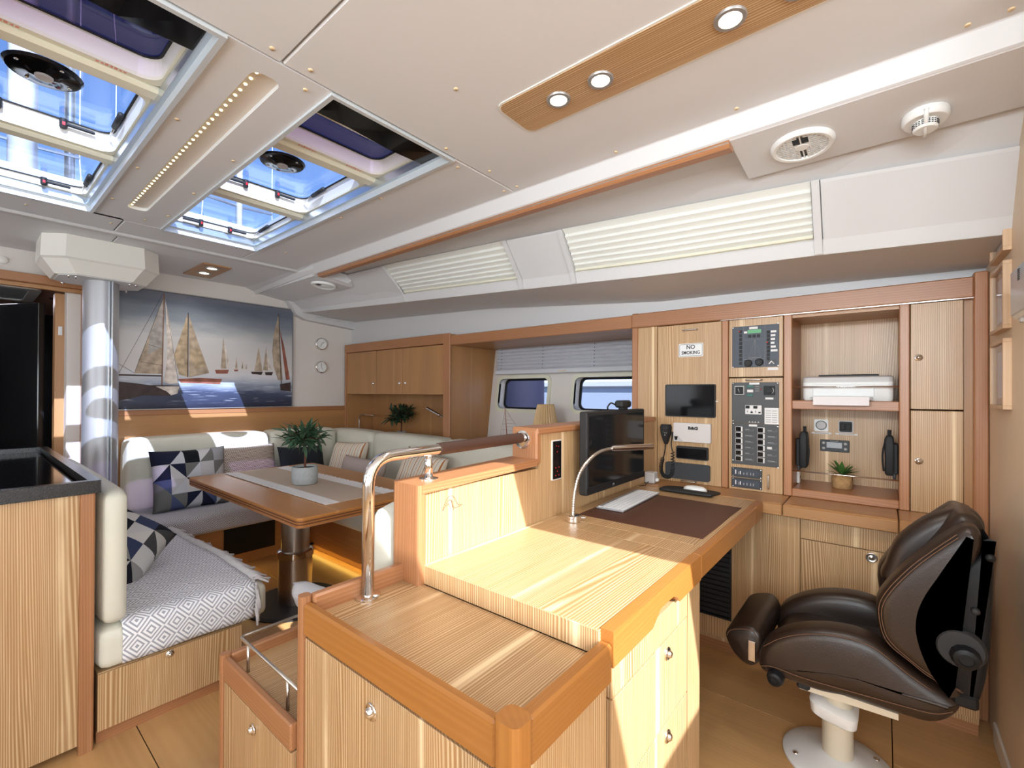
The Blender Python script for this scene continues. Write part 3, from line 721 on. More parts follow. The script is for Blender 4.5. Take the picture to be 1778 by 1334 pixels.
def const_ramp(nt, fac, stops):
    r = _ramp(nt, stops); r.color_ramp.interpolation = 'CONSTANT'; nt.links.new(fac, r.inputs[0]); return r.outputs[0]
def triangles(cols, nu, nv):
    def f(nt, uv):
        sp = nt.nodes.new('ShaderNodeSeparateXYZ'); nt.links.new(uv, sp.inputs[0])
        u = nmath(nt, 'MULTIPLY', sp.outputs[0], nu); v = nmath(nt, 'MULTIPLY', sp.outputs[1], nv)
        iu, iv = nmath(nt, 'FLOOR', u), nmath(nt, 'FLOOR', v); fu, fv = nmath(nt, 'FRACT', u), nmath(nt, 'FRACT', v)
        par = nmath(nt, 'MODULO', nmath(nt, 'ADD', iu, iv), 2)
        f2 = nmath(nt, 'ABSOLUTE', nmath(nt, 'SUBTRACT', fu, par)); d = nmath(nt, 'GREATER_THAN', f2, fv)
        cb = nt.nodes.new('ShaderNodeCombineXYZ'); nt.links.new(iu, cb.inputs[0]); nt.links.new(iv, cb.inputs[1]); nt.links.new(nmath(nt, 'MULTIPLY', d, 7.3), cb.inputs[2])
        wn = nt.nodes.new('ShaderNodeTexWhiteNoise'); wn.noise_dimensions = '3D'; nt.links.new(cb.outputs[0], wn.inputs['Vector'])
        return const_ramp(nt, wn.outputs['Value'], [(i / len(cols), s2l(*c)) for i, c in enumerate(cols)])
    return f
PAL = [(206, 208, 214), (36, 40, 62), (214, 212, 212), (86, 96, 132), (120, 120, 118), (200, 198, 200), (168, 168, 172), (26, 28, 34)]
uvmat('tri_cloth', triangles(PAL, 5, 4))
uvmat('tri_cloth_b', triangles([(214, 210, 206), (30, 32, 40), (150, 148, 146), (206, 204, 202), (70, 70, 72), (190, 186, 182), (60, 68, 96)], 4, 4))
def diamonds(nu, nv, ca, cb_):
    def f(nt, uv):
        sp = nt.nodes.new('ShaderNodeSeparateXYZ'); nt.links.new(uv, sp.inputs[0])
        pu = nmath(nt, 'PINGPONG', nmath(nt, 'MULTIPLY', sp.outputs[0], nu), 1.0); pv = nmath(nt, 'PINGPONG', nmath(nt, 'MULTIPLY', sp.outputs[1], nv), 1.0)
        s = nmath(nt, 'MULTIPLY', nmath(nt, 'ADD', pu, pv), 2.5); fr = nmath(nt, 'FRACT', s)
        return const_ramp(nt, fr, [(0, s2l(*ca)), (0.56, s2l(*cb_))])
    return f
uvmat('throw_cloth', diamonds(30, 11, (246, 244, 246), (168, 168, 178)))
uvmat('throw_small', diamonds(20, 34, (226, 222, 224), (120, 122, 132)))
uvmat('stripe_cloth', lambda nt, uv: (lambda sp: (nt.links.new(uv, sp.inputs[0]), const_ramp(nt, nmath(nt, 'FRACT', nmath(nt, 'MULTIPLY', sp.outputs[0], 4.0)),
    [(0, s2l(226, 214, 196)), (0.10, s2l(170, 150, 130)), (0.14, s2l(230, 218, 200)), (0.34, s2l(206, 140, 74)), (0.40, s2l(228, 216, 198)), (0.58, s2l(188, 168, 146)), (0.62, s2l(230, 220, 204)), (0.80, s2l(180, 112, 66)), (0.86, s2l(226, 214, 196))]))[1])(nt.nodes.new('ShaderNodeSeparateXYZ')))
def dots(nt, uv):
    br = nt.nodes.new('ShaderNodeTexBrick'); mp = nt.nodes.new('ShaderNodeMapping'); mp.inputs['Scale'].default_value = (16, 11, 1)
    nt.links.new(uv, mp.inputs[0]); nt.links.new(mp.outputs[0], br.inputs[0])
    br.inputs['Color1'].default_value = (*s2l(214, 198, 184), 1); br.inputs['Color2'].default_value = (*s2l(222, 206, 192), 1); br.inputs['Mortar'].default_value = (*s2l(92, 82, 78), 1)
    br.inputs['Mortar Size'].default_value = 0.05; br.inputs['Scale'].default_value = 1.0; br.inputs['Brick Width'].default_value = .5; br.inputs['Row Height'].default_value = .3
    return br.outputs['Color']
uvmat('knit_cloth', dots)

# ---- benches
def seat_piping(parent, pts): part('seam', MB().tube(pts, .003, 6), 'ivory', parent, True)
pb = thing('sofa_section', 'cream leather bench seat backing on the galley, nearest the door', 'sofa', (2.7, -.55, 0))
part('base', MB().box(2.075, 3.28, -.76, -.31, .045, .245, .002), 'oak_z', pb)
part('plinth', MB().box(2.09, 3.28, -.745, -.31, 0, .045), 'trim_y', pb)
fd = part('front_panel', MB().box(2.066, 2.076, -.757, -.31, .05, .243, .001), 'oak_z', pb)
knob(fd, (2.066, -.511, .229), 0, -1, .014)
part('seat_cushion', cushion_mb(2.062, 3.30, -.862, -.305, .245, .392, .035, .008), 'ivory', pb, True)
part('back_cushion', cushion_mb(2.064, 3.30, -.395, -.315, .395, .862, .035, .008), 'ivory', pb, True)

fb = thing('sofa_section', 'cream leather sofa bench along the bulkhead under the sailing boat painting', 'sofa', (3.8, -1.5, 0))
part('base', MB().box(3.50, 4.10, -2.40, -.80, 0, .27, .002), 'dim_y', fb)
part('seat_cushion', cushion_mb(3.44, 3.90, -1.60, -.74, .27, .40, .035, .008), 'ivory', fb, True)
part('seat_cushion', cushion_mb(3.44, 3.90, -2.30, -1.61, .27, .40, .035, .008), 'ivory', fb, True)
part('back_cushion', cushion_mb(3.86, 4.10, -1.615, -.72, .40, .885, .045, .01), 'ivory', fb, True)
part('back_cushion', cushion_mb(3.86, 4.10, -2.20, -1.625, .40, .885, .045, .01), 'ivory', fb, True)
part('dark_vent_panel', MB().box(3.488, 3.502, -1.50, -1.165, .075, .262, .002), 'black', fb, label='black vent panel')

hb = thing('sofa_section', 'cream leather sofa bench along the hull under the wooden locker', 'sofa', (2.4, -2.1, 0))
part('base', MB().box(1.70, 3.49, -2.40, -1.755, 0, .27, .002), 'dim_x', hb)
part('seat_cushion', cushion_mb(1.72, 3.42, -2.26, -1.70, .27, .40, .035, .008), 'ivory', hb, True)
for x0, x1 in ((3.36, 4.08), (2.51, 3.35), (1.10, 2.50)):
    part('back_cushion', cushion_mb(x0, x1, -2.41, -2.22, .40, .868, .05, .01), 'ivory', hb, True)
part('logo_embroidery', MB().tube(smooth_path([(2.045, -2.2095, .722), (2.03, -2.2095, .74), (2.015, -2.2095, .728), (2.0, -2.2095, .74), (1.985, -2.2095, .725), (1.955, -2.2095, .728)], 4), .0022, 5), 'thread', hb)

ab = thing('sofa_section', 'cream leather sofa bench backing on the desk partition', 'sofa', (1.4, -1.4, 0))
part('base', MB().box(1.10, 1.64, -2.40, -.88, 0, .27, .002), 'dim_y', ab)
part('seat_cushion', cushion_mb(1.20, 1.70, -1.69, -.85, .27, .40, .035, .008), 'ivory', ab, True)
part('back_cushion', cushion_mb(1.082, 1.205, -1.9, -.79, .40, .872, .045, .01), 'ivory', ab, True)

# amber strip lights under the bench fronts
light('bench_strip_light', 'AREA', (3.47, -1.2, .045), .35, (1.0, 0.62, 0.12), (-.5, 0, -1), shape='RECTANGLE', size=.02, size_y=.8)
light('bench_strip_light.001', 'AREA', (2.9, -1.735, .045), .4, (1.0, 0.62, 0.12), (0, .5, -1), shape='RECTANGLE', size=1.0, size_y=.02)

# ---- throws with knotted fringes
def sheet(path_fn, nu, nv, thick=.004):
    """sheet from a function (s,t)->point, doubled for thickness"""
    m = MB()
    P = [[Vector(path_fn(i / nu, j / nv)) for j in range(nv + 1)] for i in range(nu + 1)]
    for i in range(nu + 1):
        for j in range(nv + 1): m.v.append(tuple(P[i][j])); m.uv.append((i / nu, j / nv))
    for i in range(nu):
        for j in range(nv):
            a = i * (nv + 1) + j; m.f.append((a, a + 1, a + nv + 2, a + nv + 1))
    return m
def solidify(o, t):
    md = o.modifiers.new('thickness', 'SOLIDIFY'); md.thickness = t; md.offset = 0
def polyline_at(pts, t):
    L = [0]
    for a, b in zip(pts, pts[1:]): L.append(L[-1] + (Vector(b) - Vector(a)).length)
    d = t * L[-1]
    for i in range(len(pts) - 1):
        if d <= L[i + 1] + 1e-9:
            u = (d - L[i]) / max(1e-9, L[i + 1] - L[i]); return Vector(pts[i]) * (1 - u) + Vector(pts[i + 1]) * u
    return Vector(pts[-1])
def fringe_mb(edge_fn, n, length, out, rnd, drop=None):
    m = MB()
    for k in range(n):
        t = (k + .5) / n; p = Vector(edge_fn(t)); o = Vector(out)
        j = Vector((rnd.uniform(-.3, .3), rnd.uniform(-.3, .3), rnd.uniform(-.1, .3))) * length
        q1 = p + o * length * .35 + Vector((0, 0, .006)) + j * .2; q2 = p + o * length * .75 + j * .6 + Vector((0, 0, .002)); q3 = p + o * length + j
        if drop: q2.z = min(q2.z, p.z - drop * .45); q3.z = p.z - drop + rnd.uniform(-.008, .008)
        m.tube([p, q1, q2, q3], [.004, .0065, .0045, .0055], 5)
    return m
R1 = random.Random(3)
tb = thing('throw_blanket', 'grey diamond-patterned throw with cream fringe over the bench nearest the door', 'blanket', (2.5, -.6, .40))
prof_x = [(2.054, .262), (2.050, .36), (2.064, .394), (2.10, .404), (2.6, .407), (3.27, .405)]
def tf(s, t):
    p = polyline_at([(x, 0, z) for x, z in prof_x], s); y = -.372 - t * (.425 + .015 * math.sin(s * 5))
    z = p.z + .0022 * math.sin(17 * s + 6 * t) * (1 if s > .15 else 0); 
    return (p.x - .004 * math.sin(t * 9), y, z)
o = part('cloth', sheet(tf, 60, 26), 'throw_cloth', tb, True); solidify(o, .004)
part('fringe', fringe_mb(lambda t: tf(.12 + .88 * t, 1.0), 95, .06, (-.25, -1, 0), R1, .02), 'fringe', tb, True)
part('fringe', fringe_mb(lambda t: tf(.02 + .12 * t, 1.0), 9, .03, (-.5, -.4, 0), R1, .075), 'fringe', tb, True)

tb2 = thing('throw_blanket', 'dark diamond throw with fringe on the bulkhead bench below the triangle cushion', 'blanket', (3.6, -1.1, .40))
prof2 = [(3.90, .406), (3.6, .410), (3.47, .408), (3.434, .392), (3.428, .30), (3.428, .285)]
def tf2(s, t):
    p = polyline_at([(x, 0, z) for x, z in prof2], s); return (p.x, -.745 - t * .86, p.z + .002 * math.sin(12 * t + 9 * s))
o = part('cloth', sheet(tf2, 30, 30), 'throw_small', tb2, True); solidify(o, .004)
part('fringe', fringe_mb(lambda t: tf2(t, 0), 34, .06, (-.2, 1, 0), R1, .05), 'fringe', tb2, True)

tb3 = thing('throw_blanket', 'beige fringed throw on the bench behind the desk partition', 'blanket', (1.5, -1.3, .40))
def tf3(s, t):
    p = polyline_at([(1.26, 0, .408), (1.66, 0, .412), (1.705, 0, .395), (1.712, 0, .33)], s); return (p.x, -1.0 - t * .55, p.z + .003 * math.sin(12 * t))
o = part('cloth', sheet(tf3, 20, 20), 'mauve_cloth', tb3, True); solidify(o, .004)
part('fringe', fringe_mb(lambda t: tf3(1, t), 34, .05, (.4, 0, 0), R1, .05), 'fringe', tb3, True)
solo('cloth_bundle', pillow_mb((1.62, -.83, .455), (1, .3, .1), (0, .5, 1), .16, .10, .08, 10), 'throw_small', 'crumpled patterned cloth end behind the lowest cabinet', 'cloth', smooth=True)

# ---- cushions
def cush(label, c, right, up, w, h, t, m, pinch=.06, sag=0, name='scatter_cushion'):
    return solo(name, pillow_mb(c, right, up, w, h, t, 20, pinch, sag), m, label, 'cushion', None, True)
cush('square cushion with blue, grey and white triangles leaning on the bulkhead sofa', (3.735, -1.035, .605), (0, -1, .0), (.28, 0, 1), .45, .42, .15, 'tri_cloth')
cush('beige knitted cushion beside the triangle cushion on the bulkhead sofa', (3.79, -1.43, .61), (0.05, -1, .0), (.3, 0, 1), .43, .38, .13, 'knit_cloth')
cush('dark navy cushion behind the potted olive tree', (3.74, -1.83, .585), (.1, -1, -.05), (.34, 0, 1), .40, .36, .13, 'navy_cloth')
cush('cream cushion with orange stripes in the sofa corner', (3.52, -2.10, .615), (-1, -.12, .05), (.05, -.35, 1), .42, .36, .14, 'stripe_cloth')
cush('plain mauve cushion lying low in front of the striped one', (3.10, -1.96, .56), (-1, 0, 0), (0, -.3, 1), .56, .30, .13, 'mauve_cloth')
cush('cream cushion with rust stripes tilted beside the chrome handrail', (2.52, -2.05, .60), (-1, 0, -.12), (.05, -.35, 1), .44, .40, .14, 'stripe_cloth')
cush('black, white and grey geometric cushion slumped on the nearest bench', (2.60, -.44, .535), (-.30, -.80, -.62), (.70, .10, .72), .36, .38, .15, 'tri_cloth_b')

# ---- table
tt = thing('saloon_table', 'rectangular wooden saloon table with laminated edge on a steel pedestal', 'table', (2.64, -1.3, 0))
top_out = rrect(1.92, 3.37, -1.72, -.92, .03, 5)
part('table_top', MB().prism(top_out, 'xy', .662, .671), 'table_wood', tt)
for i, (za, zb, mt, dd) in enumerate(((.656, .662, 'honey_x', 0), (.650, .656, 'bark', .001), (.644, .650, 'honey_x', 0), (.638, .644, 'bark', .001), (.632, .638, 'honey_x', 0), (.626, .632, 'trim_x', .002))):
    part('edge_layer', MB().prism(rrect(1.92 + dd, 3.37 - dd, -1.72 + dd, -.92 - dd, .03, 5), 'xy', za, zb), mt, tt)
LX, LY = 2.63, -1.245
part('upper_column', MB().lathe([(.075, .29), (.075, .626)], (LX, LY, 0), 2, 28), 'steel', tt, True, auto=40)
part('collar', MB().lathe([(.086, .262), (.096, .268), (.096, .300), (.086, .306)], (LX, LY, 0), 2, 28), 'chrome', tt, True, auto=40)
part('lower_column', MB().lathe([(.090, .012), (.090, .266)], (LX, LY, 0), 2, 28), 'steel', tt, True, auto=40)
part('base_disc', MB().lathe([(.25, 0), (.25, .008), (.235, .014), (.09, .014)], (LX, LY, 0), 2, 36), 'charcoal', tt)
part('collar_lever', MB().box(LX + .03, LX + .045, LY - .125, LY - .09, .29, .303, .003), 'black', tt)

# ---- runner and plant on the table
rn = thing('table_runner', 'beige linen runner with white ruffled borders on the saloon table', 'runner', (2.68, -1.31, .671))
def strip(y0, y1, ruf0=0, ruf1=0, z=.6722):
    m = MB(); n = 60
    for i in range(n + 1):
        x = 2.06 + (3.33 - 2.06) * i / n
        w = .006 * abs(math.sin(i * 1.35)) 
        m.v += [(x, y0 - w * ruf0, z + .004 * ruf0 * abs(math.sin(i * 1.35))), (x, (y0 + y1) / 2, z), (x, y1 + w * ruf1, z + .004 * ruf1 * abs(math.sin(i * 1.35)))]
    for i in range(n):
        a = 3 * i; m.f += [(a, a + 3, a + 4, a + 1), (a + 1, a + 4, a + 5, a + 2)]
    return m
for nm, a, b, r0, r1, mt in (('centre_cloth', -1.435, -1.19, 0, 0, 'linen'), ('border', -1.19, -1.115, 0, 1, 'runner_white'), ('border', -1.51, -1.435, 1, 0, 'runner_white')):
    o = part(nm, strip(a, b, r0, r1), mt, rn); solidify(o, .0018)

leaf_tpl = None
def leaf_mesh(L, W):
    m = MB(); n = 6; m.v.append((0, 0, 0))
    for i in range(1, n):
        t = i / n; w = W * math.sin(math.pi * t ** .8) ** .9; z = -.10 * L * t * t
        m.v += [(L * t, -w, z + w * .3), (L * t, 0, z), (L * t, w, z + w * .3)]
    m.v.append((L, 0, -.10 * L)); e = len(m.v) - 1
    m.f += [(0, 1, 2), (0, 2, 3)]
    for i in range(n - 2):
        a = 1 + 3 * i; m.f += [(a, a + 3, a + 4, a + 1), (a + 1, a + 4, a + 5, a + 2)]
    a = 1 + 3 * (n - 2); m.f += [(a, e, a + 1), (a + 1, e, a + 2)]
    return m
def tree(root, base, stem_h, crown_r, nb, per, L, W, lm, rnd, zsq=.8):
    base = Vector(base); top = base + Vector((.004, .006, stem_h))
    tr = part('stem', MB().tube(smooth_path([base, base + Vector((-.004, 0, stem_h * .5)), top], 4), [.0065] * 5 + [.005] * 4, 8), 'bark', root, True)
    first = None
    for b in range(nb):
        a = 2 * math.pi * (b * .618 % 1) + rnd.uniform(-.2, .2); el = rnd.uniform(-.25, 1.25)
        d = Vector((math.cos(a) * math.cos(el), math.sin(a) * math.cos(el), math.sin(el) * zsq)); ln = crown_r * rnd.uniform(.55, .85)
        s = top - Vector((0, 0, .02)); e = s + d * ln
        part('twig', MB().tube([s, s + d * ln * .5 + Vector((0, 0, .008)), e], [.0028, .0022, .0014], 5), 'bark', root, True)
        for k in range(per):
            t = .25 + .75 * k / max(1, per - 1); p = s + d * ln * t
            ld = (d * .55 + Vector((rnd.uniform(-1, 1), rnd.uniform(-1, 1), rnd.uniform(-.9, .8)))).normalized()
            q = ld.to_track_quat('X', 'Z'); sc = rnd.uniform(.75, 1.2)
            if first is None: first = part('leaf', leaf_mesh(L, W), lm, root, True, local=True); o = first
            else: o = first.copy(); link(o); o.parent = root
            o.location = p - WL[root]; o.rotation_euler = (q @ Matrix.Rotation(rnd.uniform(-.6, .6), 3, 'X').to_quaternion()).to_euler(); o.scale = (sc, sc, sc)
pl = thing('potted_olive_tree', 'small olive tree in a grey concrete pot on the table runner', 'plant', (2.62, -1.292, .674))
part('pot', MB().lathe([(.060, 0), (.068, .006), (.071, .05), (.070, .102), (.064, .102), (.063, .09)], (2.62, -1.292, .674), 2, 32), 'concrete', pl, True, auto=50)
part('soil', MB().lathe([(.064, .084), (.064, .090), (.001, .094)], (2.62, -1.292, .674), 2, 20), 'soil', pl)
tree(pl, (2.62, -1.292, .765), .17, .155, 28, 9, .080, .0105, 'leaf_green', random.Random(11))
pl2 = thing('potted_olive_tree', 'dark leafy topiary on a thin stem in the niche under the locker', 'plant', (3.45, -2.60, .80))
part('pot', MB().lathe([(.035, 0), (.045, .05), (.042, .05), (.04, .04)], (3.45, -2.60, .80), 2, 20), 'concrete', pl2, True, auto=50)
tree(pl2, (3.45, -2.60, .84), .16, .155, 24, 9, .085, .0105, 'leaf_dark', random.Random(5))

# ---- reading lamps in the niche
def reader(pts, label, head_dir):
    t = thing('reading_lamp', label, 'lamp', pts[0])
    part('wall_rose', MB().lathe([(.018, 0), (.018, .006), (.008, .010)], pts[0], 2, 16), 'chrome', t, True, auto=40)
    part('gooseneck', MB().tube(smooth_path(pts, 6), .006, 8), 'steel', t, True)
    e = Vector(pts[-1]); h = Vector(head_dir)
    part('lamp_head', MB().tube([e - h * .02, e, e + h], [.009, .012, .012], 12), 'chrome', t, True, auto=40)
reader([(4.06, -2.55, .80), (4.06, -2.55, .90), (4.055, -2.55, .955), (4.02, -2.55, .985), (3.94, -2.55, .988)], 'chrome gooseneck reading lamp at the bulkhead end of the niche', (-.14, 0, -.008))
reader([(2.70, -2.55, .80), (2.70, -2.55, .90), (2.73, -2.55, .96), (2.80, -2.55, .995), (2.87, -2.55, 1.02)], 'chrome gooseneck reading lamp by the locker end panel, head tilted up', (.16, 0, .055))

# ---- painting on the bulkhead
pa = thing('painting', 'wide painting of old sailing boats under a stormy sky on the bulkhead', 'painting', (4.12, -1.306, 1.08))
def paint_mat():
    m = bpy.data.materials.new('canvas'); m.use_nodes = True; nt = m.node_tree; p = nt.nodes['Principled BSDF']; p.inputs['Roughness'].default_value = .35
    tc = nt.nodes.new('ShaderNodeTexCoord'); sp = nt.nodes.new('ShaderNodeSeparateXYZ'); nt.links.new(tc.outputs['Object'], sp.inputs[0])
    mp = nt.nodes.new('ShaderNodeMapping'); mp.inputs['Scale'].default_value = (1, 1.6, 7); nt.links.new(tc.outputs['Object'], mp.inputs[0])
    n = nt.nodes.new('ShaderNodeTexNoise'); n.inputs['Scale'].default_value = 2.0; n.inputs['Detail'].default_value = 5; nt.links.new(mp.outputs[0], n.inputs['Vector'])
    z = nmath(nt, 'ADD', nmath(nt, 'DIVIDE', sp.outputs[2], .865), nmath(nt, 'MULTIPLY', nmath(nt, 'SUBTRACT', n.outputs['Fac'], .5), .16))
    r = _ramp(nt, [(0.0, s2l(34, 38, 56)), (0.14, s2l(66, 74, 98)), (0.22, s2l(158, 166, 182)), (0.31, s2l(206, 204, 208)), (0.36, s2l(206, 200, 198)), (0.62, s2l(192, 190, 190)), (0.78, s2l(130, 138, 148)), (0.92, s2l(94, 102, 116)), (1.0, s2l(110, 112, 126))])
    nt.links.new(z, r.inputs[0])
    mp2 = nt.nodes.new('ShaderNodeMapping'); mp2.inputs['Scale'].default_value = (1, 6, 90); nt.links.new(tc.outputs['Object'], mp2.inputs[0])
    n2 = nt.nodes.new('ShaderNodeTexNoise'); n2.inputs['Scale'].default_value = 1.0; n2.inputs['Detail'].default_value = 3; nt.links.new(mp2.outputs[0], n2.inputs['Vector'])
    wv = _ramp(nt, [(.58, (0, 0, 0)), (.7, (1, 1, 1))]); nt.links.new(n2.outputs['Fac'], wv.inputs[0])
    sea = _ramp(nt, [(.02, (0, 0, 0)), (.08, (.5, .5, .5)), (.24, (.6, .6, .6)), (.32, (0, 0, 0))]); nt.links.new(nmath(nt, 'DIVIDE', sp.outputs[2], .865), sea.inputs[0])
    mx = nt.nodes.new('ShaderNodeMix'); mx.data_type = 'RGBA'; nt.links.new(nmath(nt, 'MULTIPLY', wv.outputs[0], sea.outputs[0]), mx.inputs[0]); nt.links.new(r.outputs[0], mx.inputs[6]); mx.inputs[7].default_value = (*s2l(214, 220, 232), 1)
    nt.links.new(mx.outputs[2], p.inputs['Base Color']); MATS['canvas'] = m
paint_mat()
for nm, c in (('tan', (170, 152, 132)), ('grey', (156, 150, 146)), ('pale', (206, 194, 184)), ('brown', (120, 84, 64)), ('dk', (58, 42, 40)), ('ochre', (178, 156, 128)), ('rust', (142, 86, 70))):
    mat('paint_' + nm, s2l(*c), .45, var=.35, vscale=22)
part('canvas', MB().box(4.109, 4.128, -1.902, -.706, 1.083, 1.942, .001), 'canvas', pa)
part('frame', MB().ring([(-1.910, 1.075), (-.698, 1.075), (-.698, 1.950), (-1.910, 1.950)], [(-1.903, 1.082), (-.705, 1.082), (-.705, 1.943), (-1.903, 1.943)], 'yz', 4.098, 4.13), 'ring_grey', pa)
BOATS = [
    ('tan', [(-0.963, 1.916), (-0.953, 1.336), (-0.795, 1.337), (-0.821, 1.435), (-0.870, 1.592), (-0.931, 1.797)]),
    ('grey', [(-0.963, 1.902), (-0.957, 1.536), (-0.871, 1.473), (-0.881, 1.614), (-0.931, 1.790)]),
    ('pale', [(-0.971, 1.903), (-1.008, 1.656), (-1.053, 1.269), (-0.999, 1.265), (-0.966, 1.279), (-0.988, 1.481)]),
    ('brown', [(-0.960, 1.930), (-0.967, 1.931), (-0.959, 1.254), (-0.951, 1.254)]),
    ('dk', [(-0.707, 1.276), (-0.785, 1.268), (-0.884, 1.253), (-0.987, 1.255), (-1.062, 1.252), (-1.053, 1.200), (-1.011, 1.176), (-0.851, 1.179), (-0.707, 1.139)]),
    ('pale', [(-0.918, 1.245), (-1.062, 1.247), (-1.050, 1.193), (-1.011, 1.179), (-0.987, 1.207)]),
    ('dk', [(-0.707, 1.327), (-0.952, 1.328), (-0.952, 1.317), (-0.707, 1.316)]),
    ('ochre', [(-1.111, 1.800), (-1.113, 1.319), (-1.059, 1.336), (-1.027, 1.484), (-1.069, 1.633)]),
    ('tan', [(-1.121, 1.787), (-1.182, 1.584), (-1.258, 1.354), (-1.124, 1.316)]),
    ('ochre', [(-1.123, 1.505), (-1.182, 1.554), (-1.236, 1.406), (-1.158, 1.388)]),
    ('dk', [(-1.112, 1.808), (-1.118, 1.809), (-1.119, 1.319), (-1.112, 1.319)]),
    ('rust', [(-1.053, 1.303), (-1.197, 1.314), (-1.347, 1.310), (-1.333, 1.268), (-1.071, 1.274)]),
    ('tan', [(-1.353, 1.646), (-1.337, 1.392), (-1.378, 1.394)]), ('pale', [(-1.359, 1.623), (-1.401, 1.430), (-1.383, 1.401)]),
    ('rust', [(-1.296, 1.381), (-1.397, 1.386), (-1.386, 1.354), (-1.306, 1.351)]),
    ('tan', [(-1.450, 1.496), (-1.441, 1.397), (-1.460, 1.398)]), ('rust', [(-1.432, 1.389), (-1.465, 1.390), (-1.461, 1.376), (-1.437, 1.375)]),
    ('tan', [(-1.496, 1.459), (-1.487, 1.399), (-1.503, 1.400)]), ('tan', [(-1.525, 1.444), (-1.518, 1.397), (-1.532, 1.398)]),
    ('tan', [(-1.620, 1.590), (-1.588, 1.382), (-1.653, 1.385)]), ('dk', [(-1.560, 1.376), (-1.656, 1.380), (-1.645, 1.353), (-1.571, 1.357)]),
    ('tan', [(-1.681, 1.595), (-1.657, 1.393), (-1.697, 1.392)]), ('pale', [(-1.688, 1.578), (-1.726, 1.404), (-1.700, 1.392)]),
    ('dk', [(-1.672, 1.377), (-1.740, 1.380), (-1.729, 1.352), (-1.678, 1.352)]),
    ('tan', [(-1.781, 1.875), (-1.743, 1.718), (-1.731, 1.565), (-1.743, 1.431), (-1.782, 1.310), (-1.823, 1.311), (-1.796, 1.604)]),
    ('rust', [(-1.790, 1.774), (-1.833, 1.607), (-1.884, 1.319), (-1.849, 1.315)]), ('dk', [(-1.780, 1.892), (-1.785, 1.893), (-1.814, 1.263), (-1.807, 1.263)]),
    ('dk', [(-1.799, 1.276), (-1.891, 1.295), (-1.892, 1.212), (-1.804, 1.222)])]
for i, (c, pts) in enumerate(BOATS):
    part('painted_boat', MB().prism(pts, 'yz', 4.1086 - .00004 * i, 4.1092), 'paint_' + c, pa)
mbx = MB()
for a, b in (((-.71, 1.33), (-.955, 1.92)), ((-.80, 1.35), (-.96, 1.90)), ((-.83, 1.42), (-.955, 1.40)), ((-.87, 1.55), (-.957, 1.52)), ((-1.06, 1.25), (-.97, 1.90)), ((-1.82, 1.55), (-1.845, 1.53)), ((-.71, 1.40), (-.80, 1.335))):
    mbx.tube([(4.1083, *a), (4.1083, *b)], .0009, 4)
part('painted_rigging', mbx, 'paint_dk', pa)

# ---- the two round gauges
def gauge(z, label, ang):
    g = thing('wall_gauge', label, 'gauge', (4.12, -2.172, z), group='round gauges on the bulkhead')
    part('case', MB().lathe([(.0, 0), (.056, 0), (.056, -.034), (.049, -.038), (.047, -.030), (.001, -.030)], (4.13, -2.172, z), 0, 28), 'chrome', g, True, auto=35)
    part('dial', MB().lathe([(.048, -.0305), (.001, -.0307)], (4.13, -2.172, z), 0, 24), 'white', g)
    for a, l in ((ang, .036), (ang + 2.6, .022)):
        part('hand', MB().tube([(4.098, -2.172, z), (4.098, -2.172 - l * math.sin(a), z + l * math.cos(a))], .0014, 5), 'black', g)
    ring = MB()
    for k in range(12):
        a = k * math.pi / 6; ring.box(4.0985, 4.0993, -2.1728 - .041 * math.sin(a), -2.1712 - .041 * math.sin(a), z + .041 * math.cos(a) - .002, z + .041 * math.cos(a) + .002)
    part('dial_marks', ring, 'dark_print', g)
gauge(1.661, 'upper of two round chrome gauges right of the painting', .9); gauge(1.443, 'lower of two round chrome gauges right of the painting', .1)

# ---- mast post and its deck collar
mp = thing('mast_post', 'brushed aluminium mast standing between the doorway and the painting', 'mast', (3.72, -.565, 0))
def mastprof(z):
    out = []
    for k in range(32):
        a = 2 * math.pi * k / 32; out.append((3.72 + .11 * math.cos(a), -.558 + .084 * math.sin(a), z))
    return out
part('tube', MB().loft([mastprof(0), mastprof(2.08)]), 'mast', mp, True, auto=50)
part('sail_track', MB().box(3.604, 3.625, -.595, -.588, 0, 2.07).box(3.604, 3.625, -.580, -.573, 0, 2.07), 'alu', mp)
mc = thing('mast_collar', 'white moulded octagonal collar around the mast under the ceiling', 'collar', (3.72, -.55, 1.86))
def octa(hx_, hy_, c, z, cx_=3.72, cy_=-.55): return [(cx_ + sx * a, cy_ + sy * b, z) for sx, sy, a, b in ((1, 1, hx_, hy_ - c), (1, 1, hx_ - c, hy_), (-1, 1, hx_ - c, hy_), (-1, 1, hx_, hy_ - c), (-1, -1, hx_, hy_ - c), (-1, -1, hx_ - c, hy_), (1, -1, hx_ - c, hy_), (1, -1, hx_, hy_ - c))]
part('housing', MB().loft([octa(.22, .26, .09, 2.085), octa(.225, .265, .09, 1.955), octa(.215, .255, .09, 1.945), octa(.18, .205, .08, 1.872)]), 'gel_white', mc)
part('underside', MB().loft([octa(.165, .19, .07, 1.872), octa(.165, .19, .07, 1.869)]), 'vinyl', mc)
for sx, sy in ((-1, 1), (-1, -1), (1, 1), (1, -1), (-1.0, .8), (-1, -.8)):
    part('bolt', MB().lathe([(.007, 0), (.007, -.006), (.003, -.016)], (3.72 + sx * .13, -.55 + sy * .15, 1.869), 2, 8), 'chrome', mc, True)
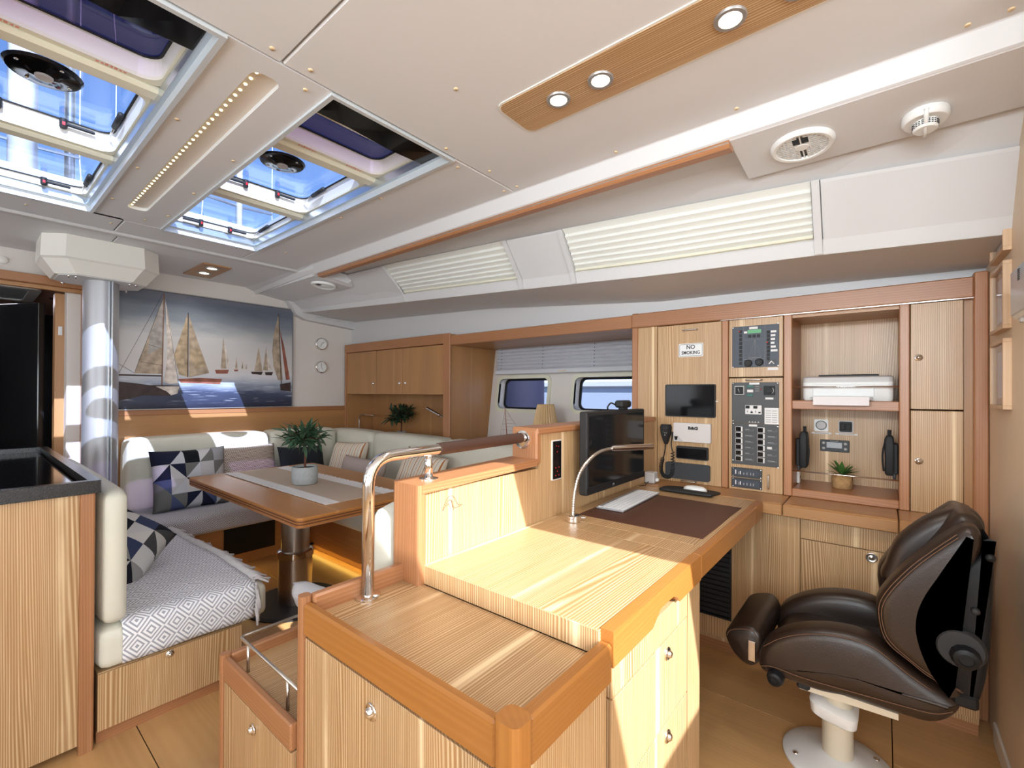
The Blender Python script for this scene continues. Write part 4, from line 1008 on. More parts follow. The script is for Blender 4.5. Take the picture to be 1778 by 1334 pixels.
# black glossy cupboards beyond the doorway
cc = thing('glossy_cupboard', 'tall black glossy cupboard with rounded front beyond the doorway', 'cupboard', (4.75, .12, 0))
part('body', MB().prism([(4.62 + .11 * math.cos(a), .06 + .11 * math.sin(a)) for a in [math.pi * k / 10 + math.pi * .5 for k in range(11)]] + [(5.3, -.05), (5.3, .6), (4.62, .6)], 'xy', .0, 1.66), 'gloss_door', cc, True, auto=40)
# small round vent on the bulkhead above the door
solo('wall_button', MB().lathe([(.024, 0), (.024, -.010), (.018, -.014), (.001, -.014)], (4.13, -.17, 2.0), 0, 18), 'gel_white', 'small round white button above the doorway', 'button', smooth=True, auto=40)
# ================================================================== overhead: hatches, lights, blinds, rails
def hatch(idx, H, secs, seed):
    ZP = {0: 2.200, 1: 2.206, 2: 2.166}
    x0, x1, y0, y1 = H
    w = thing('window_%d' % idx, None, None, ((x0 + x1) / 2, (y0 + y1) / 2, 2.08), kind='structure')
    # aluminium well lining, two steps
    part('well_frame', MB().ring([(x0 - .002, y0 - .002), (x1 + .002, y0 - .002), (x1 + .002, y1 + .002), (x0 - .002, y1 + .002)], [(x0 + .012, y0 + .012), (x1 - .012, y0 + .012), (x1 - .012, y1 - .012), (x0 + .012, y1 - .012)], 'xy', 2.072, 2.135), 'alu_white', w)
    part('track', MB().ring([(x0 + .012, y0 + .012), (x1 - .012, y0 + .012), (x1 - .012, y1 - .012), (x0 + .012, y1 - .012)], [(x0 + .026, y0 + .026), (x1 - .026, y0 + .026), (x1 - .026, y1 - .026), (x0 + .026, y1 - .026)], 'xy', 2.10, 2.135), 'alu', w)
    part('well_wall', MB().ring([(x0 - .002, y0 - .002), (x1 + .002, y0 - .002), (x1 + .002, y1 + .002), (x0 - .002, y1 + .002)], [(x0 + .020, y0 + .020), (x1 - .020, y0 + .020), (x1 - .020, y1 - .020), (x0 + .020, y1 - .020)], 'xy', 2.135, 2.205), 'gel_white', w)
    for k, (a, b, gm) in enumerate(secs):
        ya, yb = y0 + .016, y1 - .016
        zp = ZP[k]
        part('hatch_frame', MB().ring(rrect(a - .004, b + .004, ya - .004, yb + .004, .05, 6), rrect(a + .016, b - .016, ya + .016, yb - .016, .05, 6), 'xy', 2.136, 2.146), 'cream', w)
        part('hatch_coaming', MB().ring(rrect(a + .002, b - .002, ya + .002, yb - .002, .05, 6), rrect(a + .014, b - .014, ya + .014, yb - .014, .05, 6), 'xy', 2.146, zp), 'gel_white', w)
        part('hatch_gasket', MB().ring(rrect(a + .008, b - .008, ya + .008, yb - .008, .05, 6), rrect(a + .021, b - .021, ya + .021, yb - .021, .045, 6), 'xy', zp, zp + .003), 'black', w)
        part('pane', MB().prism(rrect(a + .004, b - .004, ya + .004, yb - .004, .05, 6), 'xy', zp + .004, zp + .014), gm, w)
        if gm != 'glass_tint':
            for s, yy in ((1, yb - .11), (-1, ya + .11)):
                xb_ = b - (.022 if k == 1 else .032)
                hd = part('latch_handle', MB().box(xb_ - .012, xb_, yy - .042, yy + .042, zp - .022, zp - .012, .003), 'black_soft', w)
                part('latch_barrel', MB().lathe([(.0, -.026), (.008, -.026), (.011, -.022), (.011, .008)], (xb_ - .004, yy - .045 * s, zp - .008), 2, 12), 'black_soft', hd, True, auto=40)
                part('latch_dot', MB().box(xb_ - .0175, xb_ - .014, yy - .045 * s - .004, yy - .045 * s + .004, zp - .026, zp - .014), 'red', hd)
                ys_ = (ya if s < 0 else yb) - .03 * s
                part('stay_arm', MB().tube([(b - .05, ys_, zp - .02), (b - .13, ys_, zp - .012)], [.004, .004], 8), 'steel', w, True); part('stay_sleeve', MB().tube([(b - .13, ys_, zp - .012), (b - .24, ys_, zp - .006)], .009, 8), 'black_soft', w, True)
    for k in range(len(secs) - 1):
        a, b = secs[k][1], secs[k + 1][0]
        part('crossbar', MB().box(a + .005, b - .005, y0 + .014, y1 - .014, 2.122, 2.205, .008), 'cream', w)
    # ventilator in the middle pane
    a, b, gm = secs[1]; cx_, cy_ = a + .255, y0 + (.28 if idx == 3 else .245)
    v = part('ventilator', MB().lathe([(.001, -.016), (.035, -.016), (.04, -.012), (.085, -.008), (.092, 0)], (cx_, cy_, 2.211), 2, 30), 'black_gloss', w, True, auto=40)
    part('vent_button', MB().lathe([(.001, -.023), (.020, -.022), (.022, -.016)], (cx_, cy_, 2.211), 2, 18), 'plastic_grey', v, True, auto=40)
    for k in range(4):
        t = k * math.pi / 2 + .5; part('vent_screw', MB().lathe([(.001, -.004), (.005, -.003), (.006, 0)], (cx_ + .07 * math.cos(t), cy_ + .07 * math.sin(t), 2.203), 2, 8), 'chrome', v, True)
    # drawn-back black roller blind at the aft end, pale hem, red warning print on the frame
    part('roller_blind', MB().loft([[(x0 + .016, y, 2.10), (x0 + .16, y, 2.104 + dz), (x0 + .19, y, 2.128 + dz), (x0 + .16, y, 2.14), (x0 + .016, y, 2.14)] for y, dz in ((y0 + .02, 0), (y0 + (y1 - y0) * .35, -.006), (y0 + (y1 - y0) * .7, .002), (y1 - .02, 0))]), 'black_gloss', w)
    part('blind_hem', MB().tube([(x0 + .195, y0 + .02, 2.13), (x0 + .185, (y0 + y1) / 2, 2.122), (x0 + .197, y1 - .02, 2.13)], .005, 6), 'pleat', w, True)
    a, b, gm = secs[0]
    for yy in (y0 + .14, y1 - .15):
        t = MB()
        for r in range(4):
            for q in range(7):
                if r == 0 and q not in (2, 3, 4): continue
                t.box(b - .0125 + r * .0028, b - .0110 + r * .0028, yy - .035 + q * .010, yy - .028 + q * .010 - .002 * ((q * r) % 2), 2.1355, 2.1362)
        part('warning_print', t, 'foam_red', w)
hatch(3, HB, ((1.27, 1.705, 'glass_tint'), (1.775, 2.355, 'glass_blue'), (2.425, 2.982, 'glass_blue')), 1)
hatch(4, HA, ((1.27, 1.715, 'glass_tint'), (1.785, 2.355, 'glass_blue'), (2.425, 2.954, 'glass_blue')), 2)

# ---- light trough between the hatches
ls = thing('led_light_strip', 'long recessed strip of tiny warm lights between the two ceiling hatches', 'light', (2.05, -.54, 2.10))
part('trough', MB().prism(rrect(1.312, 2.781, -.584, -.496, .03, 6), 'xy', 2.094, 2.108), 'recess', ls)
l0 = None
for i in range(38):
    x = 1.345 + i * (2.755 - 1.345) / 37
    if l0 is None: l0 = part('light_dot', MB().lathe([(.0005, -.004), (.0035, -.0025), (.0045, 0)], (0, 0, 0), 2, 10), 'led_glow', ls, True, local=True); l0.location = (x - 2.05, .020, -.006)
    else: share(l0, (x - 2.05, .020, -.006), ls)

# ---- downlights
def downlight(x, y, r, label, zc=2.0755, e=6.0):
    d = thing('downlight', label, 'light', (x, y, zc))
    part('bezel', MB().lathe([(r * .66, .001), (r * .70, -.005), (r * .95, -.005), (r, 0), (r, .003)], (x, y, zc), 2, 28), 'ring_grey', d, True, auto=45)
    part('lens', MB().lathe([(.0005, -.002), (r * .66, -.0012), (r * .68, .002)], (x, y, zc), 2, 24), 'lamp_glow', d, True)
    light('downlight_beam', 'SPOT', (x, y, zc - .012), e, (1.0, .95, .90), (0, 0, -1), spot_size=2.3, spot_blend=.6, shadow_soft_size=.025)
lp = solo('ceiling_light_board', MB().prism(rrect(-.27, .912, -1.205, -1.034, .03, 6), 'xy', 2.0755, 2.083), 'oak_x', 'long oak veneer panel in the ceiling carrying four downlights', 'panel')
part('edge_bead', MB().ring(rrect(-.276, .918, -1.211, -1.028, .034, 6), rrect(-.27, .912, -1.205, -1.034, .03, 6), 'xy', 2.077, 2.083), 'gel_white', lp)
downlight(.744, -1.118, .036, 'downlight nearest the hatch in the oak ceiling panel'); downlight(.607, -1.120, .036, 'second downlight from the hatch in the oak ceiling panel')
downlight(.276, -1.124, .036, 'third downlight, at the top edge of the picture, in the oak ceiling panel'); downlight(.14, -1.126, .036, 'last downlight in the oak ceiling panel, cut by the picture edge')
solo('ceiling_light_board', MB().prism(rrect(3.552, 3.99, -1.222, -1.048, .008, 3), 'xy', 2.072, 2.081), 'dim_x', 'small wooden plate with two lights on the forward ceiling', 'panel')
downlight(3.83, -1.135, .045, 'forward light of the pair in the small wooden ceiling plate', 2.072, 4); downlight(3.645, -1.128, .045, 'aft light of the pair in the small wooden ceiling plate', 2.072, 4)

# ---- loudspeakers in the soffits
def speaker(c, r, tilt, label, ry=0):
    s = thing('ceiling_speaker', label, 'speaker', c, group='white round loudspeakers in the soffits')
    s.rotation_euler = (tilt, ry, 0)
    part('rim', MB().lathe([(r * .78, -.004), (r * .82, -.012), (r * .92, -.013), (r, -.005), (r, .002)], (0, 0, 0), 2, 36), 'white', s, True, local=True, auto=50)
    part('cone_backing', MB().lathe([(.0005, -.004), (r * .8, -.004)], (0, 0, 0), 2, 28), 'black', s, local=True)
    g = MB()
    for k in range(-6, 7):
        for sgn in (1, -1):
            y = k * r * .125; h = math.sqrt(max(0, (r * .8) ** 2 - y * y)); 
            if h > .01: g.box(-h if sgn < 0 else r * .10, -r * .10 if sgn < 0 else h, y - r * .024, y + r * .024, -.0095, -.006)
    for k in range(-6, 7):
        x = k * r * .125; h = math.sqrt(max(0, (r * .8) ** 2 - x * x)); g.box(x - r * .02, x + r * .02, -h, h, -.0095, -.006)
    part('grille', g, 'white', s, local=True)
    part('centre_badge', MB().lathe([(.0005, -.011), (r * .2, -.011), (r * .22, -.008)], (0, 0, 0), 2, 18), 'white', s, local=True)
    for sx in (.14, -.14): part('tweeter_slot', MB().box(r * (sx - .1), r * (sx + .1), r * .28, r * .62, -.0105, -.009, .002), 'black', s, local=True)
speaker((.205, -1.705, 2.0065), .088, .071, 'white round loudspeaker in the soffit above the printer')
speaker((3.19, -1.705, 1.9965), .088, .09, 'white round loudspeaker at the far end of the soffit, above the gauges')

# ---- smoke alarm
sm = thing('smoke_alarm', 'white round smoke alarm under the soffit near the aft bulkhead', 'alarm', (-.088, -1.735, 2.005))
sm.rotation_euler = (.07, 0, 0)
part('base', MB().lathe([(.050, .003), (.052, -.004), (.052, -.020), (.047, -.025), (.001, -.025)], (0, 0, 0), 2, 32), 'white', sm, True, local=True, auto=45)
part('sensor_head', MB().lathe([(.028, -.024), (.028, -.044), (.024, -.048), (.001, -.048)], (0, 0, 0), 2, 24), 'white', sm, True, local=True, auto=45)
vm = MB()
for k in range(24):
    if k % 6 == 0: continue
    a = k * math.pi / 12
    for z in (-.030, -.035, -.040): vm.box(.0278 * math.cos(a) - .002, .0278 * math.cos(a) + .002, .0278 * math.sin(a) - .002, .0278 * math.sin(a) + .002, z - .001, z + .001)
part('vent_slots', vm, 'black', sm, local=True)
part('test_lever', MB().tube([(.0, .051, -.012), (.0, .045, -.030), (.0, .0, -.052), (0, -.032, -.054)], [.007, .006, .004, .004], 8), 'white', sm, True, local=True)

# ---- wooden grab rail under the cornice
gr = thing('grab_rail', 'long reddish wooden grab rail with metal inlay below the ceiling edge', 'handrail', (1.7, -1.585, 2.0))
part('rail', MB().prism([(-1.558, 2.030), (-1.558, 2.006), (-1.565, 1.998), (-1.60, 1.998), (-1.607, 2.006), (-1.607, 2.03)], 'yz', .385, 3.0), 'trim_x', gr)
part('metal_inlay', MB().box(.386, 3.0, -1.5585, -1.5565, 2.010, 2.0145), 'chrome', gr)
for x in (.5, 1.2, 1.9, 2.6): part('standoff', MB().box(x - .02, x + .02, -1.60, -1.566, 2.028, 2.052), 'trim_x', gr)

# ---- pleated blinds on the coachroof windows
def pleated(xa, xb, label, n=7):
    t = thing('pleated_blind', label, 'blind', ((xa + xb) / 2, -1.95, 1.9), group='cream pleated blinds on the coachroof side')
    R = []; K = 14
    for i in range(K + 1):
        x = xa + (xb - xa) * i / K; ty, tz, by, bz, dz = prof(x); row = []
        for j in range(2 * n + 1):
            s = j / (2 * n); s2 = s ** .85
            y = ty + (by + .012 - ty) * s2; z = tz + (bz + .062 - tz) * s2; off = .006 if j % 2 else .019
            row.append((x, y + off, z))
        R.append(row)
    o = part('fabric', MB().loft(R, closed=False), 'pleat', t); solidify(o, .0012)
    for f in (.0,):
        R = []
        for i in range(K + 1):
            x = xa + (xb - xa) * i / K; ty, tz, by, bz, dz = prof(x); yb_, zb_ = by + .012, bz + .058
            R.append([(x, yb_ + .022, zb_ + .012), (x, yb_ + .024, zb_), (x, yb_ + .006, zb_ - .002), (x, yb_ + .006, zb_ + .012)])
        part('bottom_bar', MB().loft(R), 'cream', t)
pleated(.206, 1.216, 'wide cream pleated blind on the coachroof window above the shelves'); pleated(1.586, 2.590, 'shorter cream pleated blind on the coachroof window above the saloon locker')

# ---- grey pleated shade over the hull windows
hs = thing('window_blind', 'pale grey pleated shade drawn halfway over the hull windows', 'blind', (1.9, -2.87, 1.36))
m_ = MB(); rows = []
for j in range(15):
    z = 1.577 - j * (1.577 - 1.395) / 14; rows.append((-2.878 + (.020 if j % 2 else 0) - (z - 1.2) * .06, z))
m_.loft([[(x, y, z) for y, z in rows] for x in (1.115, 1.8, 2.525)], closed=False)
o = part('fabric', m_, 'pleat_grey', hs); solidify(o, .0012)
part('bottom_bar', MB().box(1.115, 2.535, -2.896, -2.868, 1.362, 1.396, .004), 'pleat_grey', hs)
part('pull_tab', MB().box(1.83, 1.90, -2.869, -2.862, 1.372, 1.379, .002), 'cap', hs)
cm = MB()
for x in (2.47, 2.05, 1.60):
    for j in range(1, 14, 2): cm.box(x - .0022, x + .0022, rows[j][0] - .002, rows[j][0] + .0022, rows[j][1] - .003, rows[j][1] + .003)
part('cord_holes', cm, 'black', hs)

# ---- outside: neighbouring yacht, fender, masts and stays
ny = thing('neighbouring_yacht', 'pale blue and white yacht hull moored alongside, seen through the hull windows', 'boat', (2.0, -5.2, -1.0))
part('hull_side', MB().box(-5, 12, -5.6, -5.3, -1.0, 1.28), 'hull_blue', ny); part('waterline_band', MB().box(-5, 12, -5.61, -5.295, -1.0, .92), 'hull_pale', ny)
part('rubbing_strake', MB().box(-5, 12, -5.62, -5.27, 1.28, 1.38, .02), 'hull_white', ny); part('cabin_side', MB().box(-5, 12, -5.6, -5.32, 1.38, 2.3), 'hull_pale', ny)
for x in (.6, 3.4): 
    wp_ = part('cabin_window', MB().prism(rrect(x, x + 1.7, 1.52, 1.85, .1), 'xz', -5.325, -5.30), 'black_gloss', ny); part('window_trim', MB().ring(rrect(x - .04, x + 1.74, 1.48, 1.89, .13), rrect(x, x + 1.7, 1.52, 1.85, .1), 'xz', -5.325, -5.295), 'hull_white', wp_)
fd_ = thing('fender', 'large dark navy fender hanging outside the left hull window', 'fender', (3.02, -3.75, .3))
part('body', MB().lathe([(.001, .3), (.22, .35), (.30, .5), (.30, 1.8), (.22, 1.95), (.06, 2.02)], (3.02, -3.75, 0), 2, 28), 'fender_navy', fd_, True)
part('rope', MB().tube([(3.02, -3.75, 2.0), (3.02, -3.7, 2.6)], .012, 8), 'rig_white', fd_)
def pole(x, y, r, label, z0=2.4, z1=14, m='rig_white'):
    t = thing('yacht_mast', label, 'mast', (x, y, z0)); part('spar', MB().tube([(x, y, z0), (x, y, z1)], r, 12), m, t, True)
    for zz in (4.2, 6.4): part('spreader', MB().tube([(x, y - .5, zz), (x, y, zz - .03), (x, y + .5, zz)], .02, 6), 'alu', t)
    for sy in (-.5, .5): part('shroud', MB().tube([(x, y + sy * 1.2, z0), (x, y + sy, 4.2), (x, y + sy, 6.4), (x, y, z1 - .5)], .006, 5), 'rig_white', t)
pole(8.0, -.48, .13, 'thick white yacht mast outside the left ceiling hatch'); pole(9.0, -1.0, .06, 'thin white yacht mast outside the left ceiling hatch', m='alu')
pole(8.0, -2.85, .05, 'white yacht mast seen through the right ceiling hatch')
# ================================================================== things at the navigation station
YF = -2.43
def nb(x0, x1, z0, z1, d0, d1, b=.001): return MB().box(x0, x1, YF + d0, YF + d1, z0, z1, b)
RT, UP = (-1, 0, 0), (0, 0, 1)      # reading direction on the hull-side joinery

sg = solo('no_smoking_sign', MB().prism(rrect(.722, .847, 1.402, 1.472, .006), 'xz', YF, YF + .003), 'white', 'white NO SMOKING sign on the oak door', 'sign')
part('border', MB().ring(rrect(.726, .843, 1.406, 1.468, .005), rrect(.7275, .8415, 1.4075, 1.4665, .005), 'xz', YF + .003, YF + .0034), 'dark_print', sg)
lettering('NO', .031, 'dark_print', sg, (.7845, YF + .003, 1.452), RT, UP, offset=.0006, xscale=.9); lettering('SMOKING', .0245, 'dark_print', sg, (.7845, YF + .003, 1.423), RT, UP, offset=.0006, xscale=.86)
ta = thing('tablet', 'black wall-mounted tablet screen below the no smoking sign', 'tablet', (.787, YF, 1.09))
part('body', MB().prism(rrect(.660, .915, 1.088, 1.258, .008), 'xz', YF, YF + .011), 'black_soft', ta)
part('screen', MB().prism(rrect(.665, .910, 1.093, 1.253, .005), 'xz', YF + .011, YF + .0118), 'black_gloss', ta)
part('side_plug', nb(.648, .660, 1.168, 1.173, .003, .009), 'white', ta); part('front_camera', MB().lathe([(.0005, .0125), (.002, .012)], (.86, YF, 1.245), 1, 8), 'charcoal', ta)
bg = thing('junction_box', 'off-white plastic network box with black logo below the tablet', 'box', (.773, YF, .96))
part('case', MB().prism(rrect(.679, .867, .958, 1.056, .006), 'xz', YF, YF + .022), 'box_white', bg)
part('corner_flap', MB().prism([(.866, .960), (.866, .988), (.842, .988), (.816, .960)], 'xz', YF + .022, YF + .0232), 'plastic_grey', bg)
part('mic_clip', MB().prism([(.860, .984), (.843, .984), (.847, .966), (.856, .966)], 'xz', YF + .0232, YF + .028), 'black', bg)
lettering('B&G', .020, 'dark_print', bg, (.766, YF + .022, 1.030), RT, UP, offset=.0012, xscale=1.3)
b1 = solo('black_speaker_box', MB().prism(rrect(.694, .855, .868, .934, .008), 'xz', YF, YF + .016), 'black_soft', 'small black glossy box between the white box and the charcoal pouch', 'box')
part('face', MB().prism(rrect(.700, .849, .873, .924, .004), 'xz', YF + .016, YF + .0172), 'black_gloss', b1)
solo('charcoal_pouch', MB().prism(rrect(.685, .913, .760, .845, .012), 'xz', YF, YF + .014), 'charcoal', 'wide charcoal holder below the black box, behind the coiled cord', 'holder')
hm = thing('radio_handset', 'black radio microphone with coiled cord hanging on the oak door', 'radio', (.91, YF + .02, .95))
def hprof(z, hw, d0, d1): return [(.910 + u * hw, YF + d0 + (d1 - d0) * v, z) for u, v in ((1, 0), (1, .6), (.7, 1), (-.7, 1), (-1, .6), (-1, 0))]
part('body', MB().loft([hprof(.938, .008, .006, .02), hprof(.962, .016, .004, .030), hprof(1.0, .026, .003, .036), hprof(1.03, .029, .003, .036), hprof(1.044, .024, .006, .03)]), 'black_soft', hm)
gm_ = MB()
for k in range(5): gm_.box(.895, .925, YF + .036, YF + .0372, 1.020 + k * .004, 1.022 + k * .004)
part('mic_slots', gm_, 'charcoal', hm)
for x, z, mm in ((.918, 1.0, 'lcd_teal'), (.908, 1.0, 'plastic_grey'), (.899, 1.0, 'plastic_grey'), (.908, .988, 'label'), (.918, 1.007, 'lcd_green')): part('key', nb(x - .003, x + .003, z - .0018, z + .0018, .033, .0365), mm, hm)
part('cord', MB().tube(smooth_path([(.912, YF + .014, .942), (.916, YF + .014, .90), (.924, YF + .014, .862)], 5), .003, 6), 'black_soft', hm, True)
ax = smooth_path([(.925, YF + .016, .862), (.934, YF + .016, .825), (.933, YF + .016, .790), (.918, YF + .016, .766), (.893, YF + .016, .764), (.876, YF + .016, .785), (.872, YF + .016, .83), (.873, YF + .016, .90)], 24)
hel = []
for i, p in enumerate(ax):
    t = (ax[min(i + 1, len(ax) - 1)] - ax[max(i - 1, 0)]).normalized(); n_ = Vector((0, 1, 0)); s_ = t.cross(n_); a = i * 1.25
    hel.append(p + (n_ * math.cos(a) + s_ * math.sin(a)) * .0085)
part('coiled_cord', MB().tube(hel, .0026, 5), 'black_soft', hm, True)
part('cord', MB().tube(smooth_path([(.873, YF + .016, .90), (.882, YF + .012, .94), (.876, YF + .012, .99)], 5), .003, 6), 'black_soft', hm, True); part('cord_plug', MB().prism([(.880, .985), (.880, .998), (.874, 1.006), (.868, 1.004), (.868, .988)], 'xz', YF + .004, YF + .02), 'black_soft', hm)

# ---- upper monitoring panel
up = thing('monitoring_panel', 'dark blue-grey tank and alarm panel with sailboat diagram', 'control panel', (.483, YF, 1.34))
part('plate', nb(.382, .584, 1.338, 1.538, 0, .004), 'panel_blue', up)
def um(px, py): return (.584 - (px - 45) * .202 / 320, 1.538 - (py - 100) * .2 / 285)
def ubox(nm, px0, py0, px1, py1, d0, d1, mm, b=0.0):
    a = um(px0, py0); c = um(px1, py1); return part(nm, MB().box(a[0], c[0], YF + d0, YF + d1, a[1], c[1], b), mm, up)
pl_ = MB()
for a, b in (((128, 105), (128, 383)), ((272, 105), (272, 383)), ((128, 196), (272, 196)), ((128, 330), (272, 330)), ((200, 335), (200, 383))):
    p, q = um(*a), um(*b); pl_.tube([(p[0], YF + .0042, p[1]), (q[0], YF + .0042, q[1])], .0005, 4)
for a, b in (((205, 196), (163, 318)), ((205, 196), (245, 318)), ((205, 196), (207, 318)), ((163, 318), (245, 318)), ((155, 322), (250, 322)), ((165, 330), (240, 330))):
    p, q = um(*a), um(*b); pl_.tube([(p[0], YF + .0042, p[1]), (q[0], YF + .0042, q[1])], .0007, 4)
part('printed_lines', pl_, 'grey_print', up)
ubox('display', 156, 128, 248, 152, .004, .006, 'lcd_green'); ubox('caption', 166, 108, 225, 124, .004, .005, 'label'); ubox('caption', 130, 136, 152, 150, .004, .005, 'label'); ubox('badge', 290, 338, 345, 368, .004, .005, 'charcoal')
ubox('caption', 290, 390, 360, 408, -.002, .001, 'label')
sx = [um(*q) for q in ((296, 366), (308, 352), (316, 344), (322, 350), (338, 366), (330, 366), (316, 352), (306, 366))]
part('wave_emblem', MB().prism(sx, 'xz', YF + .005, YF + .0056), 'label', up)
for x in (170, 200, 230): ubox('button', x - 10, 163, x + 10, 181, .004, .0065, 'black_soft', .001)
for k in range(9): ubox('button', 96, 126 + k * 27.5, 116, 146 + k * 27.5, .004, .006, 'black_soft', .001)
for k in range(8): ubox('button', 286, 142 + k * 25.5, 306, 162 + k * 25.5, .004, .006, 'black_soft', .001)
for k, w in enumerate((36, 30, 28, 24, 32, 44)): ubox('caption', 312, 142 + k * 25.5, 312 + w, 156 + k * 25.5, .004, .005, 'label')
for q in ((98, 133), (288, 219)): a = um(*q); part('alarm_light', MB().lathe([(.0005, .0075), (.003, .006), (.003, .004)], (a[0], YF, a[1]), 1, 8), 'led_red', up)
for q in ((160, 357), (236, 352)):
    a = um(*q); part('socket_cap', MB().lathe([(.0005, .016), (.014, .016), (.017, .013), (.0175, .004)], (a[0], YF, a[1]), 1, 20), 'black_soft', up, True, auto=40)
a = um(234, 354); part('cap_mark', nb(a[0] - .004, a[0] + .004, a[1] - .004, a[1] + .004, .016, .0165), 'charcoal', up)
for q in ((50, 107), (359, 97), (359, 378), (50, 382)): a = um(*q); part('screw', MB().lathe([(.0005, .006), (.003, .0055), (.0035, .004)], (a[0], YF, a[1]), 1, 8), 'chrome', up)

# ---- breaker panel
bp = thing('breaker_panel', 'large grey electrical breaker panel with twelve switches', 'control panel', (.483, YF, .866))
part('plate', nb(.382, .585, 1.067, 1.265, 0, .004), 'panel_grey', bp); part('plate', nb(.382, .585, .866, 1.066, 0, .004), 'panel_grey', bp)
for xa in (.536, .440):
    for k in range(6):
        z = 1.0375 - k * .0287
        fr = part('switch_frame', nb(xa, xa + .031, z - .0125, z + .0125, .004, .007, .001), 'label', bp); part('rocker', nb(xa + .0065, xa + .029, z - .0105, z + .0105, .0065, .0105, .001), 'black_gloss', fr)
        x1_ = xa - .012
        part('legend_line', nb(x1_ - .036, x1_, z - .0055, z - .0048, .004, .0045, 0).box(x1_ - .036, x1_ - .0353, YF + .004, YF + .0045, z - .0055, z + .003), 'grey_print', bp)
        part('legend', nb(x1_ - .018 - .004 * ((k * 3) % 4), x1_, z - .0018, z + .0012, .004, .0045, 0), 'grey_print', bp)
def bpz(px, py): return (.585 - (px - 42) * .203 / 321, 1.265 - (py - 487) * .399 / 570)
def bbox(nm, px0, py0, px1, py1, d0, d1, mm, b=0.0, par=None):
    a = bpz(px0, py0); c = bpz(px1, py1); return part(nm, MB().box(a[0], c[0], YF + d0, YF + d1, a[1], c[1], b), mm, par or bp)
f_ = bbox('meter', 64, 512, 130, 572, .004, .008, 'label', .001); bbox('meter_face', 68, 516, 126, 568, .0075, .009, 'black', 0, f_)
a = bpz(98, 555); part('meter_needle', MB().tube([(a[0], YF + .0095, a[1]), (a[0] + .006, YF + .0095, a[1] + .018)], .0006, 4), 'label', f_)
for py, mm in ((505, 'lcd_teal'), (537, 'label'), (566, 'lcd_teal')): bbox('indicator', 152, py, 193, py + 18, .004, .0075, mm, .0008)
f_ = bbox('selector', 264, 512, 340, 574, .004, .007, 'black', .001); a = bpz(305, 543)
part('selector_knob', MB().lathe([(.0005, .02), (.012, .02), (.014, .007)], (a[0], YF, a[1]), 1, 18), 'black_soft', f_, True, auto=40)
part('selector_mark', MB().tube([(a[0] - .0155 * math.cos(t), YF + .0075, a[1] + .0155 * math.sin(t)) for t in [-.9 + .25 * k for k in range(8)]], .0012, 5), 'label', f_)
bbox('caption', 166, 489, 235, 502, .004, .005, 'label'); bbox('caption', 275, 590, 328, 603, .004, .005, 'label'); bbox('caption', 164, 776, 220, 790, .004, .005, 'label'); bbox('caption', 287, 922, 318, 938, .004, .005, 'label')
f_ = bbox('twin_breaker', 140, 644, 252, 706, .004, .012, 'label', .001)
for px in (145, 198): bbox('breaker_toggle', px, 648, px + 26, 666, .012, .02, 'black', .001, f_); bbox('breaker_window', px + 32, 688, px + 48, 698, .012, .0125, 'black', 0, f_)
for px in (152, 180, 208): bbox('breaker_mark', px, 680, px + 8, 694, .012, .0124, 'grey_print', 0, f_)
f_ = bbox('schedule_card', 270, 660, 363, 770, .004, .0052, 'label')
for k in range(6): bbox('print_row', 278, 678 + k * 15, 312, 682 + k * 15, .0052, .0055, 'grey_print', 0, f_); bbox('print_row', 318, 678 + k * 15, 352, 682 + k * 15, .0052, .0055, 'grey_print', 0, f_)
for px in (168, 188, 208, 228): a = bpz(px, 760); part('warning_mark', MB().ring([(a[0] - .0045, a[1] - .003), (a[0] + .0045, a[1] - .003), (a[0], a[1] + .005)], [(a[0] - .003, a[1] - .002), (a[0] + .003, a[1] - .002), (a[0], a[1] + .003)], 'xz', YF + .004, YF + .0045), 'label', bp)
for py in (514, 530, 544): bbox('print_row', 206, py, 234, py + 4, .004, .0045, 'grey_print')
a = bpz(245, 535); part('alarm_light', MB().lathe([(.0005, .0075), (.0028, .006), (.003, .004)], (a[0], YF, a[1]), 1, 8), 'red', bp)
for q in ((50, 494), (354, 494), (50, 756), (356, 764), (50, 1032), (356, 1058), (52, 775), (356, 785)): a = bpz(*q); part('screw', MB().lathe([(.0005, .006), (.003, .0055), (.0035, .004)], (a[0], YF, a[1]), 1, 8), 'chrome', bp)
# ---- two slim instruments below
for z0, z1, lb in ((.8035, .850, 'upper of the two slim black monitors below the breaker panel'), (.753, .800, 'lower of the two slim black monitors below the breaker panel')):
    t = thing('battery_monitor', lb, 'instrument', (.518, YF, z0)); part('plate', nb(.451, .585, z0, z1, 0, .006), 'charcoal', t); part('window', nb(.462, .578, z0 + .008, z1 - .008, .006, .0066), 'panel_blue', t)
    for k, (x, h) in enumerate(((.566, .020), (.552, .012), (.545, .016), (.530, .01), (.516, .012), (.50, .012), (.488, .012))):
        part('scale_mark', nb(x - .0025, x + .0015, z0 + .014, z0 + .014 + h, .0066, .0072, 0), 'label' if k in (0, 2) else 'grey_print', t)
    for x in (.457, .579):
        for z in (z0 + .005, z1 - .005): part('screw', MB().lathe([(.0005, .0075), (.0022, .007), (.0025, .006)], (x, YF, z), 1, 8), 'chrome', t)

